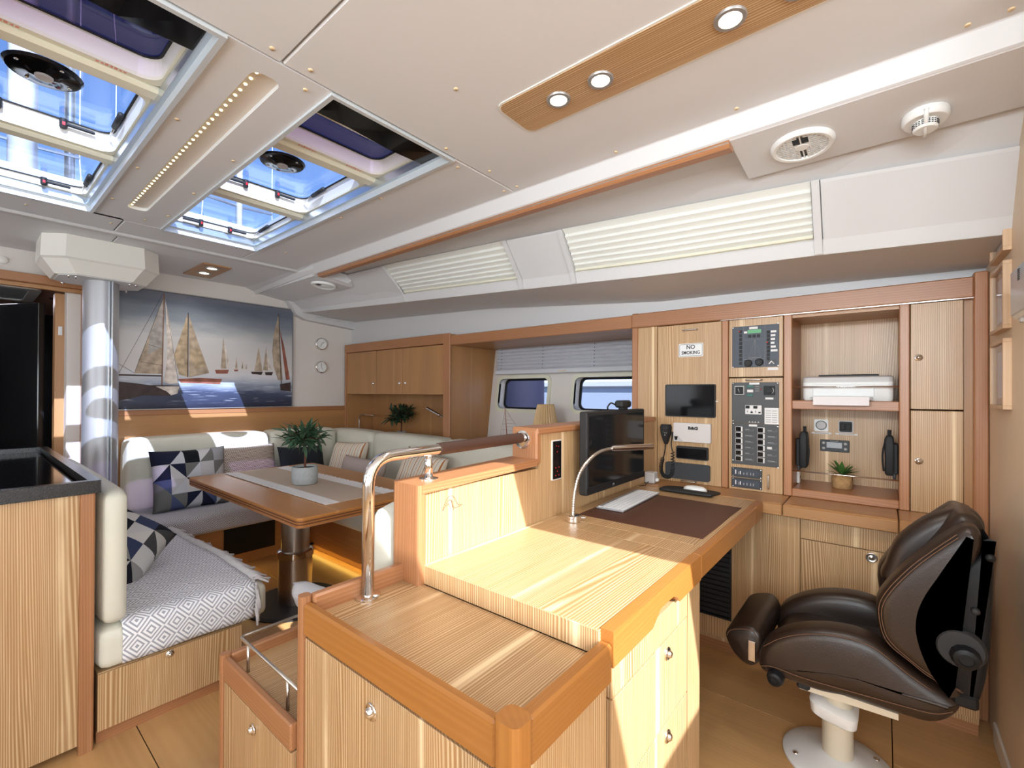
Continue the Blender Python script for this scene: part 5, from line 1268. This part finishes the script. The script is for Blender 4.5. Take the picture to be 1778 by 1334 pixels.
# ---- open shelves
pr = thing('printer', 'white inkjet printer on the upper open shelf with its tray folded down', 'printer', (.13, -2.58, 1.181))
part('body', MB().loft([[(x, y, z) for x, y in rrect(-.028 + e, .294 - e, -2.705 + e, -2.475 - e, .02)] for z, e in ((1.181, .004), (1.19, 0), (1.262, -.001), (1.268, .004))]), 'white', pr, True, auto=40)
part('lid', MB().loft([[(x, y, z + (y + 2.6) * -.03) for x, y in rrect(-.030 + e, .297 - e, -2.70 + e, -2.48 - e, .02)] for z, e in ((1.268, 0), (1.288, .002), (1.293, .010))]), 'plastic_grey', pr, True, auto=40)
part('feed_slot', MB().box(.02, .235, -2.64, -2.50, 1.289, 1.2975, .002), 'black', pr)
part('front_door', MB().box(.035, .255, -2.4755, -2.470, 1.200, 1.255, .002), 'white', pr)
part('output_tray', MB().add([(.04, -2.475, 1.197), (.26, -2.475, 1.197), (.26, -2.40, 1.192), (.04, -2.40, 1.192), (.04, -2.475, 1.192), (.26, -2.475, 1.192), (.26, -2.40, 1.189), (.04, -2.40, 1.189)], [(0, 1, 2, 3), (7, 6, 5, 4), (0, 4, 5, 1), (2, 6, 7, 3), (1, 5, 6, 2), (0, 3, 7, 4)]), 'plastic_grey', pr)
part('tray_flap', MB().add([(.05, -2.40, 1.200), (.245, -2.40, 1.200), (.245, -2.385, 1.163), (.05, -2.385, 1.163), (.05, -2.404, 1.200), (.245, -2.404, 1.200), (.245, -2.389, 1.161), (.05, -2.389, 1.161)], [(0, 1, 2, 3), (7, 6, 5, 4), (0, 4, 5, 1), (2, 6, 7, 3), (1, 5, 6, 2), (0, 3, 7, 4)]), 'paper', pr)
YB = -2.72
sw = solo('round_switch', MB().prism(rrect(.215, .273, 1.026, 1.084, .006), 'xz', YB, YB + .006), 'white', 'white square plate with round rocker on the shelf back, left of the black one', 'switch')
part('rocker', MB().lathe([(.0005, .010), (.019, .010), (.021, .006)], (.244, YB, 1.056), 1, 24), 'plastic_grey', sw, True, auto=40); part('rocker_ring', MB().lathe([(.021, .0062), (.021, .0085), (.023, .0085), (.023, .0062)], (.244, YB, 1.056), 1, 24), 'charcoal', sw)
sw = solo('double_switch', MB().prism(rrect(.117, .175, 1.024, 1.082, .006), 'xz', YB, YB + .006), 'plastic_grey', 'plate with two black rocker switches on the shelf back', 'switch')
part('bezel', MB().prism(rrect(.121, .171, 1.028, 1.078, .006), 'xz', YB + .006, YB + .008), 'black', sw)
for x in (.126, .148): part('rocker', MB().box(x, x + .0185, YB + .008, YB + .013, 1.038, 1.068, .002), 'black_soft', sw)
for x0, x1, lb in ((.203, .285, 'printed paper strip under the round white switch'), (.10, .187, 'printed paper strip under the two black rockers')):
    t = solo('label_strip', MB().box(x0, x1, YB, YB + .001, 1.013, 1.021), 'label', lb, 'label'); part('print', MB().box(x0 + .012, x1 - .014, YB + .001, YB + .0013, 1.0155, 1.0185), 'grey_print', t)
ht = thing('heater_controller', 'black heater controller with grey display on the shelf back', 'controller', (.19, YB, .93))
part('plate', MB().box(.132, .248, YB, YB + .008, .929, .986, .002), 'charcoal', ht); part('display', MB().box(.160, .222, YB + .008, YB + .0095, .947, .975, .001), 'lcd_grey', ht)
for x in (.147, .234):
    for z in (.945, .970): part('button', MB().lathe([(.0005, .0115), (.006, .011), (.007, .008)], (x, YB, z), 1, 14), 'plastic_grey', ht, True)
part('caption', MB().box(.175, .208, YB + .008, YB + .0085, .979, .982), 'grey_print', ht)
def vhf(x, sgn, label):
    t = thing('handheld_radio', label, 'radio', (x, -2.56, .86))
    part('cradle', MB().box(x - .012 * sgn, x + .004 * sgn, -2.59, -2.52, .87, 1.0, .004), 'black_soft', t)
    part('body', MB().loft([[(xx, yy, z) for xx, yy in rrect(min(x, x + .034 * sgn) + e, max(x, x + .034 * sgn) - e, -2.60 + e, -2.525 - e, .008)] for z, e in ((.862, .006), (.872, .001), (.99, 0), (1.02, .002), (1.03, .006))]), 'black_soft', t, True, auto=45)
    part('antenna', MB().tube([(x + .017 * sgn, -2.585, 1.02), (x + .017 * sgn, -2.585, 1.055)], .007, 8), 'black_soft', t); part('strap', MB().tube(smooth_path([(x + .03 * sgn, -2.53, 1.02), (x + .04 * sgn, -2.525, .95), (x + .036 * sgn, -2.53, .88)], 4), .004, 6), 'black_soft', t)
    part('holder_clip', MB().box(x - .004 * sgn, x + .006 * sgn, -2.60, -2.51, .85, .875, .003), 'charcoal', t)
vhf(.315, -1, 'black handheld radio in a cradle on the left side of the lower shelf'); vhf(-.032, 1, 'black handheld radio in a cradle on the right side of the lower shelf')
so = solo('shelf_socket', MB().box(.318, .3295, -2.62, -2.575, .78, .835, .002), 'white', 'white power socket low on the left side of the shelf', 'socket'); part('socket_hole', MB().box(.3172, .3185, -2.605, -2.59, .80, .815), 'black', so)
pp_ = thing('small_potted_plant', 'green spiky plant in a jute pot on the lower shelf', 'plant', (.152, -2.58, .778))
part('pot', MB().lathe([(.034, 0), (.038, .004), (.041, .03), (.040, .062), (.036, .062), (.035, .05)], (.152, -2.58, .778), 2, 24), 'jute', pp_, True, auto=50)
rp_ = random.Random(4); first = None
for k in range(26):
    a = k * 2.4; el = rp_.uniform(.1, 1.2); d = Vector((math.cos(a) * math.cos(el), math.sin(a) * math.cos(el), math.sin(el))); q = d.to_track_quat('X', 'Z')
    if first is None: first = part('leaf', leaf_mesh(.072, .0085), 'leaf_green2', pp_, True, local=True); o = first
    else: o = first.copy(); link(o); o.parent = pp_
    o.location = Vector((0, 0, .058)) + d * .006; o.rotation_euler = q.to_euler(); s_ = rp_.uniform(.8, 1.15); o.scale = (s_, s_, s_)

# ---- on the desk
mo = thing('desk_monitor', 'black flat monitor standing behind the desk lamp against the partition', 'monitor', (.92, -1.84, .742))
part('housing', MB().box(.903, .938, -2.118, -1.565, .805, 1.136, .005), 'black_soft', mo)
part('rear_bulge', MB().box(.936, .966, -2.02, -1.66, .84, 1.08, .012), 'black_soft', mo)
part('screen', MB().box(.9015, .9035, -2.100, -1.583, .838, 1.120), 'black_gloss', mo)
part('lower_bezel', MB().box(.9005, .9035, -2.116, -1.567, .807, .834, .001), 'black', mo)
lettering('JVC', .011, 'grey_print', mo, (.9005, -1.79, .8205), (0, -1, 0), UP, name='maker_mark')
part('wall_bracket', MB().box(.955, .975, -1.90, -1.78, .90, 1.02), 'black_soft', mo)
wc = thing('webcam', 'black webcam clipped on top of the monitor', 'camera', (.92, -1.88, 1.136))
part('body', MB().box(.898, .936, -1.965, -1.862, 1.145, 1.178, .008), 'black_soft', wc); part('lens', MB().lathe([(.0005, -.004), (.009, -.003), (.011, .002)], (.898, -1.93, 1.162), 0, 14), 'black_gloss', wc)
part('clip', MB().box(.906, .930, -1.94, -1.89, 1.136, 1.147, .002), 'black_soft', wc); part('cable', MB().tube(smooth_path([(.93, -1.865, 1.158), (.935, -1.83, 1.166), (.935, -1.80, 1.15), (.942, -1.815, 1.136), (.944, -1.83, 1.10)], 5), .0035, 6), 'black_soft', wc, True)
dl = thing('gooseneck_lamp', 'polished gooseneck desk lamp arching in front of the monitor', 'lamp', (.885, -1.437, .74))
part('base', MB().lathe([(.027, 0), (.030, .002), (.030, .022), (.026, .025), (.010, .026)], (.885, -1.437, .74), 2, 24), 'chrome', dl, True, auto=40)
part('base_knob', MB().tube([(.865, -1.455, .752), (.852, -1.468, .752)], .004, 8), 'chrome', dl)
neck = smooth_path([(.885, -1.437, .766), (.884, -1.444, .835), (.880, -1.470, .905), (.872, -1.525, .953), (.860, -1.588, .981), (.842, -1.668, .990)], 16)
nk = MB().tube(neck, [.0062 + .0008 * (i % 2) for i in range(len(neck))], 8); part('flexible_neck', nk, 'steel', dl)
part('lamp_head', MB().tube([(.845, -1.655, .990), (.840, -1.672, .990), (.752, -1.842, .988)], [.009, .0125, .0125], 14), 'chrome', dl, True, auto=40)
kb = thing('keyboard', 'slim silver keyboard with white keys on the leather desk inlay', 'keyboard', (.856, -1.855, .742), math.radians(2.5))
part('tray', MB().box(-.058, .058, -.209, .209, .002, .009, .002), 'kb_alu', kb, local=True); part('rear_foot', MB().box(.035, .055, -.2, .2, .0, .012, .003), 'kb_alu', kb, local=True)
km = MB()
for r in range(6):
    n_ = 20 if r < 5 else 14
    for c in range(20):
        km.box(.050 - r * .0185 - .0155, .050 - r * .0185, .203 - c * .0205, .203 - c * .0205 - .0178, .009, .0112, .001)
part('keys', km, 'keys', kb, local=True)['kind'] = 'stuff'
mpd = solo('mouse_mat', MB().prism([(.72 + (.130 + .012 * math.cos(3 * t + 1)) * math.cos(t), -2.225 + (.090 + .02 * math.cos(2 * t)) * math.sin(t)) for t in [2 * math.pi * k / 36 for k in range(36)]], 'xy', .742, .746), 'black_soft', 'black shaped mouse mat at the back of the desk', 'mouse mat')
part('wrist_rest', cushion_mb(.60, .84, -2.185, -2.14, .745, .758, .008, .003, 6), 'black_soft', mpd, True)
ms = thing('computer_mouse', 'white flat computer mouse on the black mat', 'mouse', (.70, -2.23, .746))
part('shell', MB().loft([[(.70 + math.cos(t) * .055 * s, -2.235 + math.sin(t) * .031 * s, .7465 + h) for t in [2 * math.pi * k / 24 for k in range(24)]] for s, h in ((.96, 0), (1, .004), (.93, .013), (.75, .019), (.4, .0225), (.05, .0235))]), 'white', ms, True)
gb = thing('charger_cube', 'small pale grey charger cube with cable in the desk corner', 'charger', (.948, -2.30, .742))
part('cube', MB().box(.922, .974, -2.335, -2.285, .742, .80, .004), 'plastic_grey', gb); part('plug', MB().box(.908, .922, -2.32, -2.305, .752, .768, .002), 'white', gb)
part('cable', MB().tube(smooth_path([(.95, -2.285, .75), (.955, -2.26, .744), (.94, -2.22, .744), (.955, -2.18, .744)], 5), .002, 6), 'black_soft', gb, True)
sp_ = thing('socket_panel', 'upright black glass socket panel with red dots on the partition', 'socket', (.9755, -1.457, .88))
part('frame', MB().prism(rrect(-1.490, -1.425, .878, 1.030, .004), 'yz', .9715, .9758), 'gel_white', sp_); part('glass', MB().prism(rrect(-1.486, -1.431, .882, 1.026, .003), 'yz', .9695, .972), 'black_gloss', sp_)
for y, z in ((-1.452, 1.008), (-1.468, 1.005), (-1.458, .985), (-1.448, .925), (-1.470, .925), (-1.448, .895), (-1.470, .895), (-1.459, .91)): part('indicator', MB().lathe([(.0005, -.0008), (.0022, -.0006), (.0024, 0)], (.9695, y, z), 0, 8), 'led_red' if z < .93 else 'red', sp_)

# ---- chrome handrail with leather grip over the partition
hr = thing('chrome_handrail', 'bent chrome handrail with brown leather grip above the desk partition', 'handrail', (1.02, -.9, .688))
part('tube', MB().tube(arc_path([(1.02, -.668, .690), (1.02, -.668, 1.04), (1.025, -1.30, 1.046), (1.03, -1.335, 1.046)], .075, 9), .0155, 16), 'chrome', hr, True)
part('leather_grip', MB().tube([(1.0219, -.905, 1.04225), (1.025, -1.30, 1.046)], .0185, 16), 'wrap_leather', hr, True, auto=50)
part('post', MB().tube([(1.022, -.868, .955), (1.022, -.868, 1.04)], .012, 14), 'chrome', hr, True)
part('foot_flange', MB().lathe([(.032, 0), (.032, .004), (.018, .008)], (1.02, -.668, .689), 2, 24), 'chrome', hr, True, auto=40); part('foot_flange', MB().lathe([(.028, 0), (.028, .003), (.014, .006)], (1.022, -.868, .959), 2, 24), 'chrome', hr, True, auto=40)
part('wall_flange', MB().lathe([(.034, 0), (.034, .005), (.02, .009)], (1.03, -1.323, 1.038), 1, 24), 'chrome', hr, True, auto=40)

# ---- model boat and pleated lamp in the window bay
sb = thing('model_sailboat', 'small wooden model sailing boat with thread rigging on the window sill', 'model boat', (2.12, -2.62, .80))
part('hull', MB().loft([[(x, -2.62 + w * s_, .818 + k) for s_, k in ((-1, .018), (-.6, 0), (0, -.012), (.6, 0), (1, .018))] + [(x, -2.62, .836)] for x, w in ((1.99, .004), (2.05, .022), (2.13, .028), (2.21, .020), (2.27, .003))]), 'model_red', sb, True, auto=50)
part('stand', MB().box(2.10, 2.16, -2.64, -2.60, .80, .812), 'bark', sb); part('mast', MB().tube([(2.19, -2.62, .83), (2.215, -2.62, 1.10)], [.004, .002], 6), 'model_red', sb)
part('boom', MB().tube([(2.19, -2.62, .862), (2.0, -2.62, .872)], .0022, 6), 'model_red', sb)
tm = MB()
for a in ((2.27, .835), (2.24, .84), (1.985, .835), (2.03, .872)): tm.tube([(a[0], -2.62, a[1]), (2.214, -2.62, 1.09)], .0008, 4)
for k in range(6): t = .15 + k * .13; tm.tube([(2.02 + .19 * t, -2.62, .872 + .2 * t), (2.196 + .018 * t, -2.62, .872 + .2 * t)], .0007, 4)
for k in range(4): t = .2 + k * .18; tm.tube([(2.27 - .055 * t, -2.62, .84 + .24 * t), (2.20 + .012 * t, -2.62, .84 + .24 * t)], .0007, 4)
part('rigging', tm, 'thread', sb)
pl3 = thing('table_lamp', 'table lamp with a beige pleated shade on the window sill', 'lamp', (1.87, -2.66, .80))
part('base', MB().lathe([(.05, 0), (.05, .008), (.012, .02), (.010, .13)], (1.87, -2.66, .80), 2, 20), 'steel', pl3, True, auto=40)
Rg = []
for r, z in ((.098, .93), (.055, 1.125)):
    Rg.append([(1.87 + (r + (.005 if k % 2 else -.005)) * math.cos(2 * math.pi * k / 56), -2.66 + (r + (.005 if k % 2 else -.005)) * math.sin(2 * math.pi * k / 56), z) for k in range(56)])
o = part('pleated_shade', MB().loft(Rg, caps=False), 'shade', pl3); solidify(o, .001)
part('shade_rim', MB().tube([(1.87 + .056 * math.cos(2 * math.pi * k / 24), -2.66 + .056 * math.sin(2 * math.pi * k / 24), 1.126) for k in range(25)], .003, 6), 'shade', pl3, True)
# ================================================================== helm chair and aft bulkhead
def smooth_closed(pts, k=4):
    n = len(pts); out = []
    for i in range(n):
        p0, p1, p2, p3 = [Vector((*pts[(i + d) % n], 0)) for d in (-1, 0, 1, 2)]
        for j in range(k):
            t = j / k; q = 0.5 * (2 * p1 + (p2 - p0) * t + (2 * p0 - 5 * p1 + 4 * p2 - p3) * t * t + (3 * p1 - p0 - 3 * p2 + p3) * t ** 3); out.append((q.x, q.y))
    return out
def bolster(pts, y0, y1, r=.022, k=4, dome=True):
    """padded slab: closed side profile in x-z, rounded over at both faces"""
    P = smooth_closed(pts, k); cx_ = sum(p[0] for p in P) / len(P); cz_ = sum(p[1] for p in P) / len(P); rings = []
    n = len(P); nrm = []
    for i in range(n):
        a, b = Vector(P[i - 1]), Vector(P[(i + 1) % n]); t = (b - a).normalized(); nn = Vector((t.y, -t.x))
        nrm.append(nn)
    area = sum(P[i][0] * P[(i + 1) % n][1] - P[(i + 1) % n][0] * P[i][1] for i in range(n))
    sg_ = 1 if area > 0 else -1
    def ring(y, off): return [(P[i][0] - sg_ * nrm[i].x * off, y, P[i][1] - sg_ * nrm[i].y * off) for i in range(n)]
    top = [(y0 - r * (1 - math.cos(math.radians(a))), r * (1 - math.sin(math.radians(a)))) for a in (0, 25, 50, 70, 90)]
    bot = [(y1 + r * (1 - math.cos(math.radians(a))), r * (1 - math.sin(math.radians(a)))) for a in (90, 70, 50, 25, 0)]
    m = MB(); R = [ring(y, o) for y, o in top + bot]
    # domed end faces: shrink to the centre
    def cen(r0, y, f): return [(cx_ + (q[0] - cx_) * f, y, cz_ + (q[2] - cz_) * f) for q in r0]
    if dome: R = [cen(R[0], y0 + .006, .15), cen(R[0], y0 + .006, .6)] + R + [cen(R[-1], y1 - .006, .6), cen(R[-1], y1 - .006, .15)]
    return m.loft(R)
hc_ = thing('helm_chair', 'dark brown leather helm chair with bolsters on a white pedestal', 'chair', (.12, -1.84, 0))
part('base_plate', MB().lathe([(.155, 0), (.155, .006), (.148, .012), (.10, .020), (.06, .030), (.048, .036)], (.12, -1.84, 0), 2, 40), 'white', hc_, True, auto=40)
for a in (.5, 1.6, 2.7, 3.8, 5.0): part('floor_bolt', MB().lathe([(.009, .012), (.009, .017), (.001, .0185)], (.12 + .125 * math.cos(a), -1.84 + .125 * math.sin(a), 0), 2, 10), 'chrome', hc_, True)
part('pedestal', MB().lathe([(.043, .03), (.041, .27)], (.12, -1.84, 0), 2, 28), 'warm_white', hc_, True, auto=40)
part('swivel_bracket', MB().loft([[(x, y, z + (x - .12) * .15) for x, y in rrect(.068 - e, .19 + e, -1.89 - e, -1.775 + e, .03)] for z, e in ((.150, -.012), (.160, 0), (.195, .004), (.205, -.006))]), 'white', hc_, True, auto=45)
part('seat_slide', MB().prism([(.21, .276), (-.03, .284), (-.03, .302), (.21, .302)], 'xz', -1.96, -1.70), 'warm_white', hc_)
part('slide_lever', MB().box(.18, .215, -1.70, -1.68, .285, .315, .006), 'black_soft', hc_)
SB = [(0.317, 0.362), (0.299, 0.415), (0.256, 0.456), (0.200, 0.488), (0.137, 0.509), (0.077, 0.517), (0.026, 0.511), (-0.010, 0.490), (-0.053, 0.461), (-0.095, 0.439), (-0.150, 0.412), (-0.134, 0.369), (-0.095, 0.338), (-0.041, 0.332), (0.012, 0.331), (0.077, 0.330), (0.147, 0.318), (0.211, 0.318), (0.278, 0.317), (0.308, 0.325)]
b = part('seat_bolster', bolster(SB, -1.630, -1.735, .03), 'brown_leather', hc_, True); part('seat_bolster', bolster(SB, -1.945, -2.05, .03), 'brown_leather', hc_, True)
def seam(pts, y, par, r=.0011): part('stitching', MB().tube(smooth_path([(x, y, z) for x, z in pts], 5), r, 5), 'stitch', par, True)
seam([(.305, .345), (.27, .355), (.20, .352), (.12, .356), (.04, .362), (-.04, .368), (-.10, .375), (-.135, .395)], -1.6255, b)
seam([(.300, .405), (.254, .446), (.198, .478), (.137, .498), (.077, .506), (.026, .500), (-.010, .480), (-.053, .452), (-.095, .430)], -1.633, b)
SCU = [(.30, .33), (.29, .38), (.25, .415), (.16, .432), (.06, .432), (-.03, .44), (-.08, .42), (-.08, .34), (.05, .31), (.2, .305)]
s_ = part('seat_cushion', bolster(SCU, -1.725, -1.955, .02), 'brown_leather', hc_, True)
ROLL = [(.423, .386), (.410, .414), (.374, .432), (.336, .438), (.312, .415), (.305, .374), (.322, .325), (.350, .306), (.385, .320), (.410, .352)]
rb = part('thigh_roll', bolster(ROLL, -1.665, -2.015, .02), 'brown_leather', hc_, True)
seam([(.416, .388), (.404, .410), (.372, .425), (.338, .430), (.318, .41)], -1.6635, rb)
part('roll_bracket', MB().box(.325, .348, -1.662, -1.652, .335, .40, .002), 'chrome', hc_)
BB = [(0.019, 0.618), (-0.001, 0.670), (-0.049, 0.746), (-0.099, 0.807), (-0.142, 0.854), (-0.165, 0.872), (-0.187, 0.863), (-0.191, 0.822), (-0.173, 0.771), (-0.135, 0.717), (-0.106, 0.654), (-0.094, 0.600), (-0.098, 0.552), (-0.116, 0.498), (-0.140, 0.459), (-0.157, 0.433), (-0.131, 0.427), (-0.095, 0.450), (-0.053, 0.478), (-0.010, 0.507), (0.012, 0.545)]
b = part('back_bolster', bolster(BB, -1.632, -1.74, .03, dome=False), 'brown_leather', hc_, True, auto=50); part('back_bolster', bolster(BB, -1.94, -2.048, .03, dome=False), 'brown_leather', hc_, True, auto=50)
seam([(-.150, .452), (-.095, .468), (-.053, .494), (-.018, .522), (.000, .552), (.007, .61), (-.012, .665), (-.058, .738), (-.105, .797), (-.146, .842)], -1.634, b)
seam([(-.155, .446), (-.095, .460), (-.053, .487), (-.012, .516), (.006, .550), (.013, .614), (-.006, .668), (-.053, .742), (-.102, .802), (-.144, .849)], -1.639, b)
BC = [(-.03, .50), (-.02, .60), (-.045, .68), (-.085, .76), (-.12, .82), (-.15, .876), (-.18, .884), (-.205, .86), (-.21, .78), (-.19, .60), (-.16, .46), (-.10, .44)]
part('backrest', bolster(BC, -1.73, -1.95, .03), 'brown_leather', hc_, True)
HR = [(.008, .640), (-.002, .69), (-.028, .765), (-.085, .835), (-.135, .870), (-.17, .884), (-.205, .872), (-.214, .82), (-.16, .72), (-.10, .62), (-.05, .60)]
part('headrest_pad', bolster(HR, -1.80, -1.90, .03, dome=False), 'brown_leather', hc_, True, auto=50)
SH = [(-.193, .812), (-.203, .851), (-.212, .80), (-.210, .655), (-.203, .521), (-.184, .420), (-.159, .412), (-.110, .468), (-.078, .539), (-.070, .598), (-.086, .659), (-.122, .719), (-.165, .775)]
part('back_shell', bolster(SH, -1.648, -2.03, .015, dome=False), 'black', hc_, True, auto=50)
def kn(x, y, z, r, nm='adjuster_knob'):
    k_ = part(nm, MB().lathe([(r * 1.02, -.02), (r, .012), (r * .82, .026), (r * .5, .029), (r * .48, .026), (.001, .026)], (x, y, z), 1, 12), 'black', hc_, True, auto=30)
kn(.264, -1.632, .325, .024); kn(-.158, -1.632, .545, .030)
part('recline_hub', MB().lathe([(.05, -.03), (.05, .004), (.044, .012), (.001, .014)], (-.150, -1.640, .558), 1, 24), 'black_soft', hc_, True, auto=40)
part('strap_stud', MB().lathe([(.010, 0), (.010, .015), (.006, .02)], (-.205, -1.66, .80), 1, 12), 'black', hc_, True); part('strap_stud', MB().lathe([(.009, 0), (.009, .012), (.006, .018)], (-.178, -1.652, .66), 1, 12), 'black_soft', hc_, True)
part('hinge_cover', MB().box(-.185, -.135, -1.665, -1.642, .405, .438, .006), 'black', hc_)

# ---- three small timber frames on the aft bulkhead
def pframe(z0, z1, label):
    f = thing('box_frame', label, 'picture frame', (-.30, -2.15, z0), group='pale wooden box frames on the aft bulkhead')
    XW = -.30; y0, y1 = -2.268, -2.038; t = .012; d = .020
    for a in ((y0, y1, z0, z0 + t), (y0, y1, z1 - t, z1), (y0, y0 + t, z0 + t, z1 - t), (y1 - t, y1, z0 + t, z1 - t)):
        part('frame_side', MB().box(XW, XW + d, a[0], a[1], a[2], a[3], .001), 'light_frame', f)
    part('backing', MB().box(XW, XW + .004, y0 + t, y1 - t, z0 + t, z1 - t), 'light_frame', f); part('picture', MB().box(XW + .004, XW + .006, y0 + .04, y1 - .04, z0 + .035, z1 - .035), 'paper', f)
    part('glass', MB().box(XW + .012, XW + .0135, y0 + t, y1 - t, z0 + t, z1 - t), 'glass_clear', f)
pframe(1.655, 1.875, 'topmost of three pale wooden box frames beside the corner'); pframe(1.415, 1.625, 'middle of three pale wooden box frames, partly behind the white device'); pframe(1.165, 1.385, 'lowest of three pale wooden box frames beside the corner')
dv = thing('wall_device', 'white and silver boxy device cut by the right picture edge', 'device', (-.27, -1.70, 1.41))
part('case', MB().box(-.30, -.264, -1.80, -1.55, 1.412, 1.545, .006), 'white', dv); part('front', MB().box(-.266, -.260, -1.79, -1.56, 1.42, 1.537, .003), 'alu', dv)
gm2 = MB()
for i in range(6):
    for j in range(5): gm2.box(-.296 + j * .006, -.293 + j * .006, -1.8012, -1.799, 1.43 + i * .009, 1.434 + i * .009)
part('side_vents', gm2, 'charcoal', dv); part('side_screw', MB().lathe([(.0005, -.004), (.005, -.003), (.006, 0)], (-.284, -1.80, 1.52), 1, 10), 'chrome', dv)
gm3 = MB()
for i in range(6): gm3.box(-.2602, -.2585, -1.70, -1.68, 1.50 + i * .005, 1.5025 + i * .005)
part('front_vents', gm3, 'charcoal', dv); part('lower_hook', MB().box(-.285, -.272, -1.77, -1.75, 1.400, 1.413, .002), 'plastic_grey', dv)
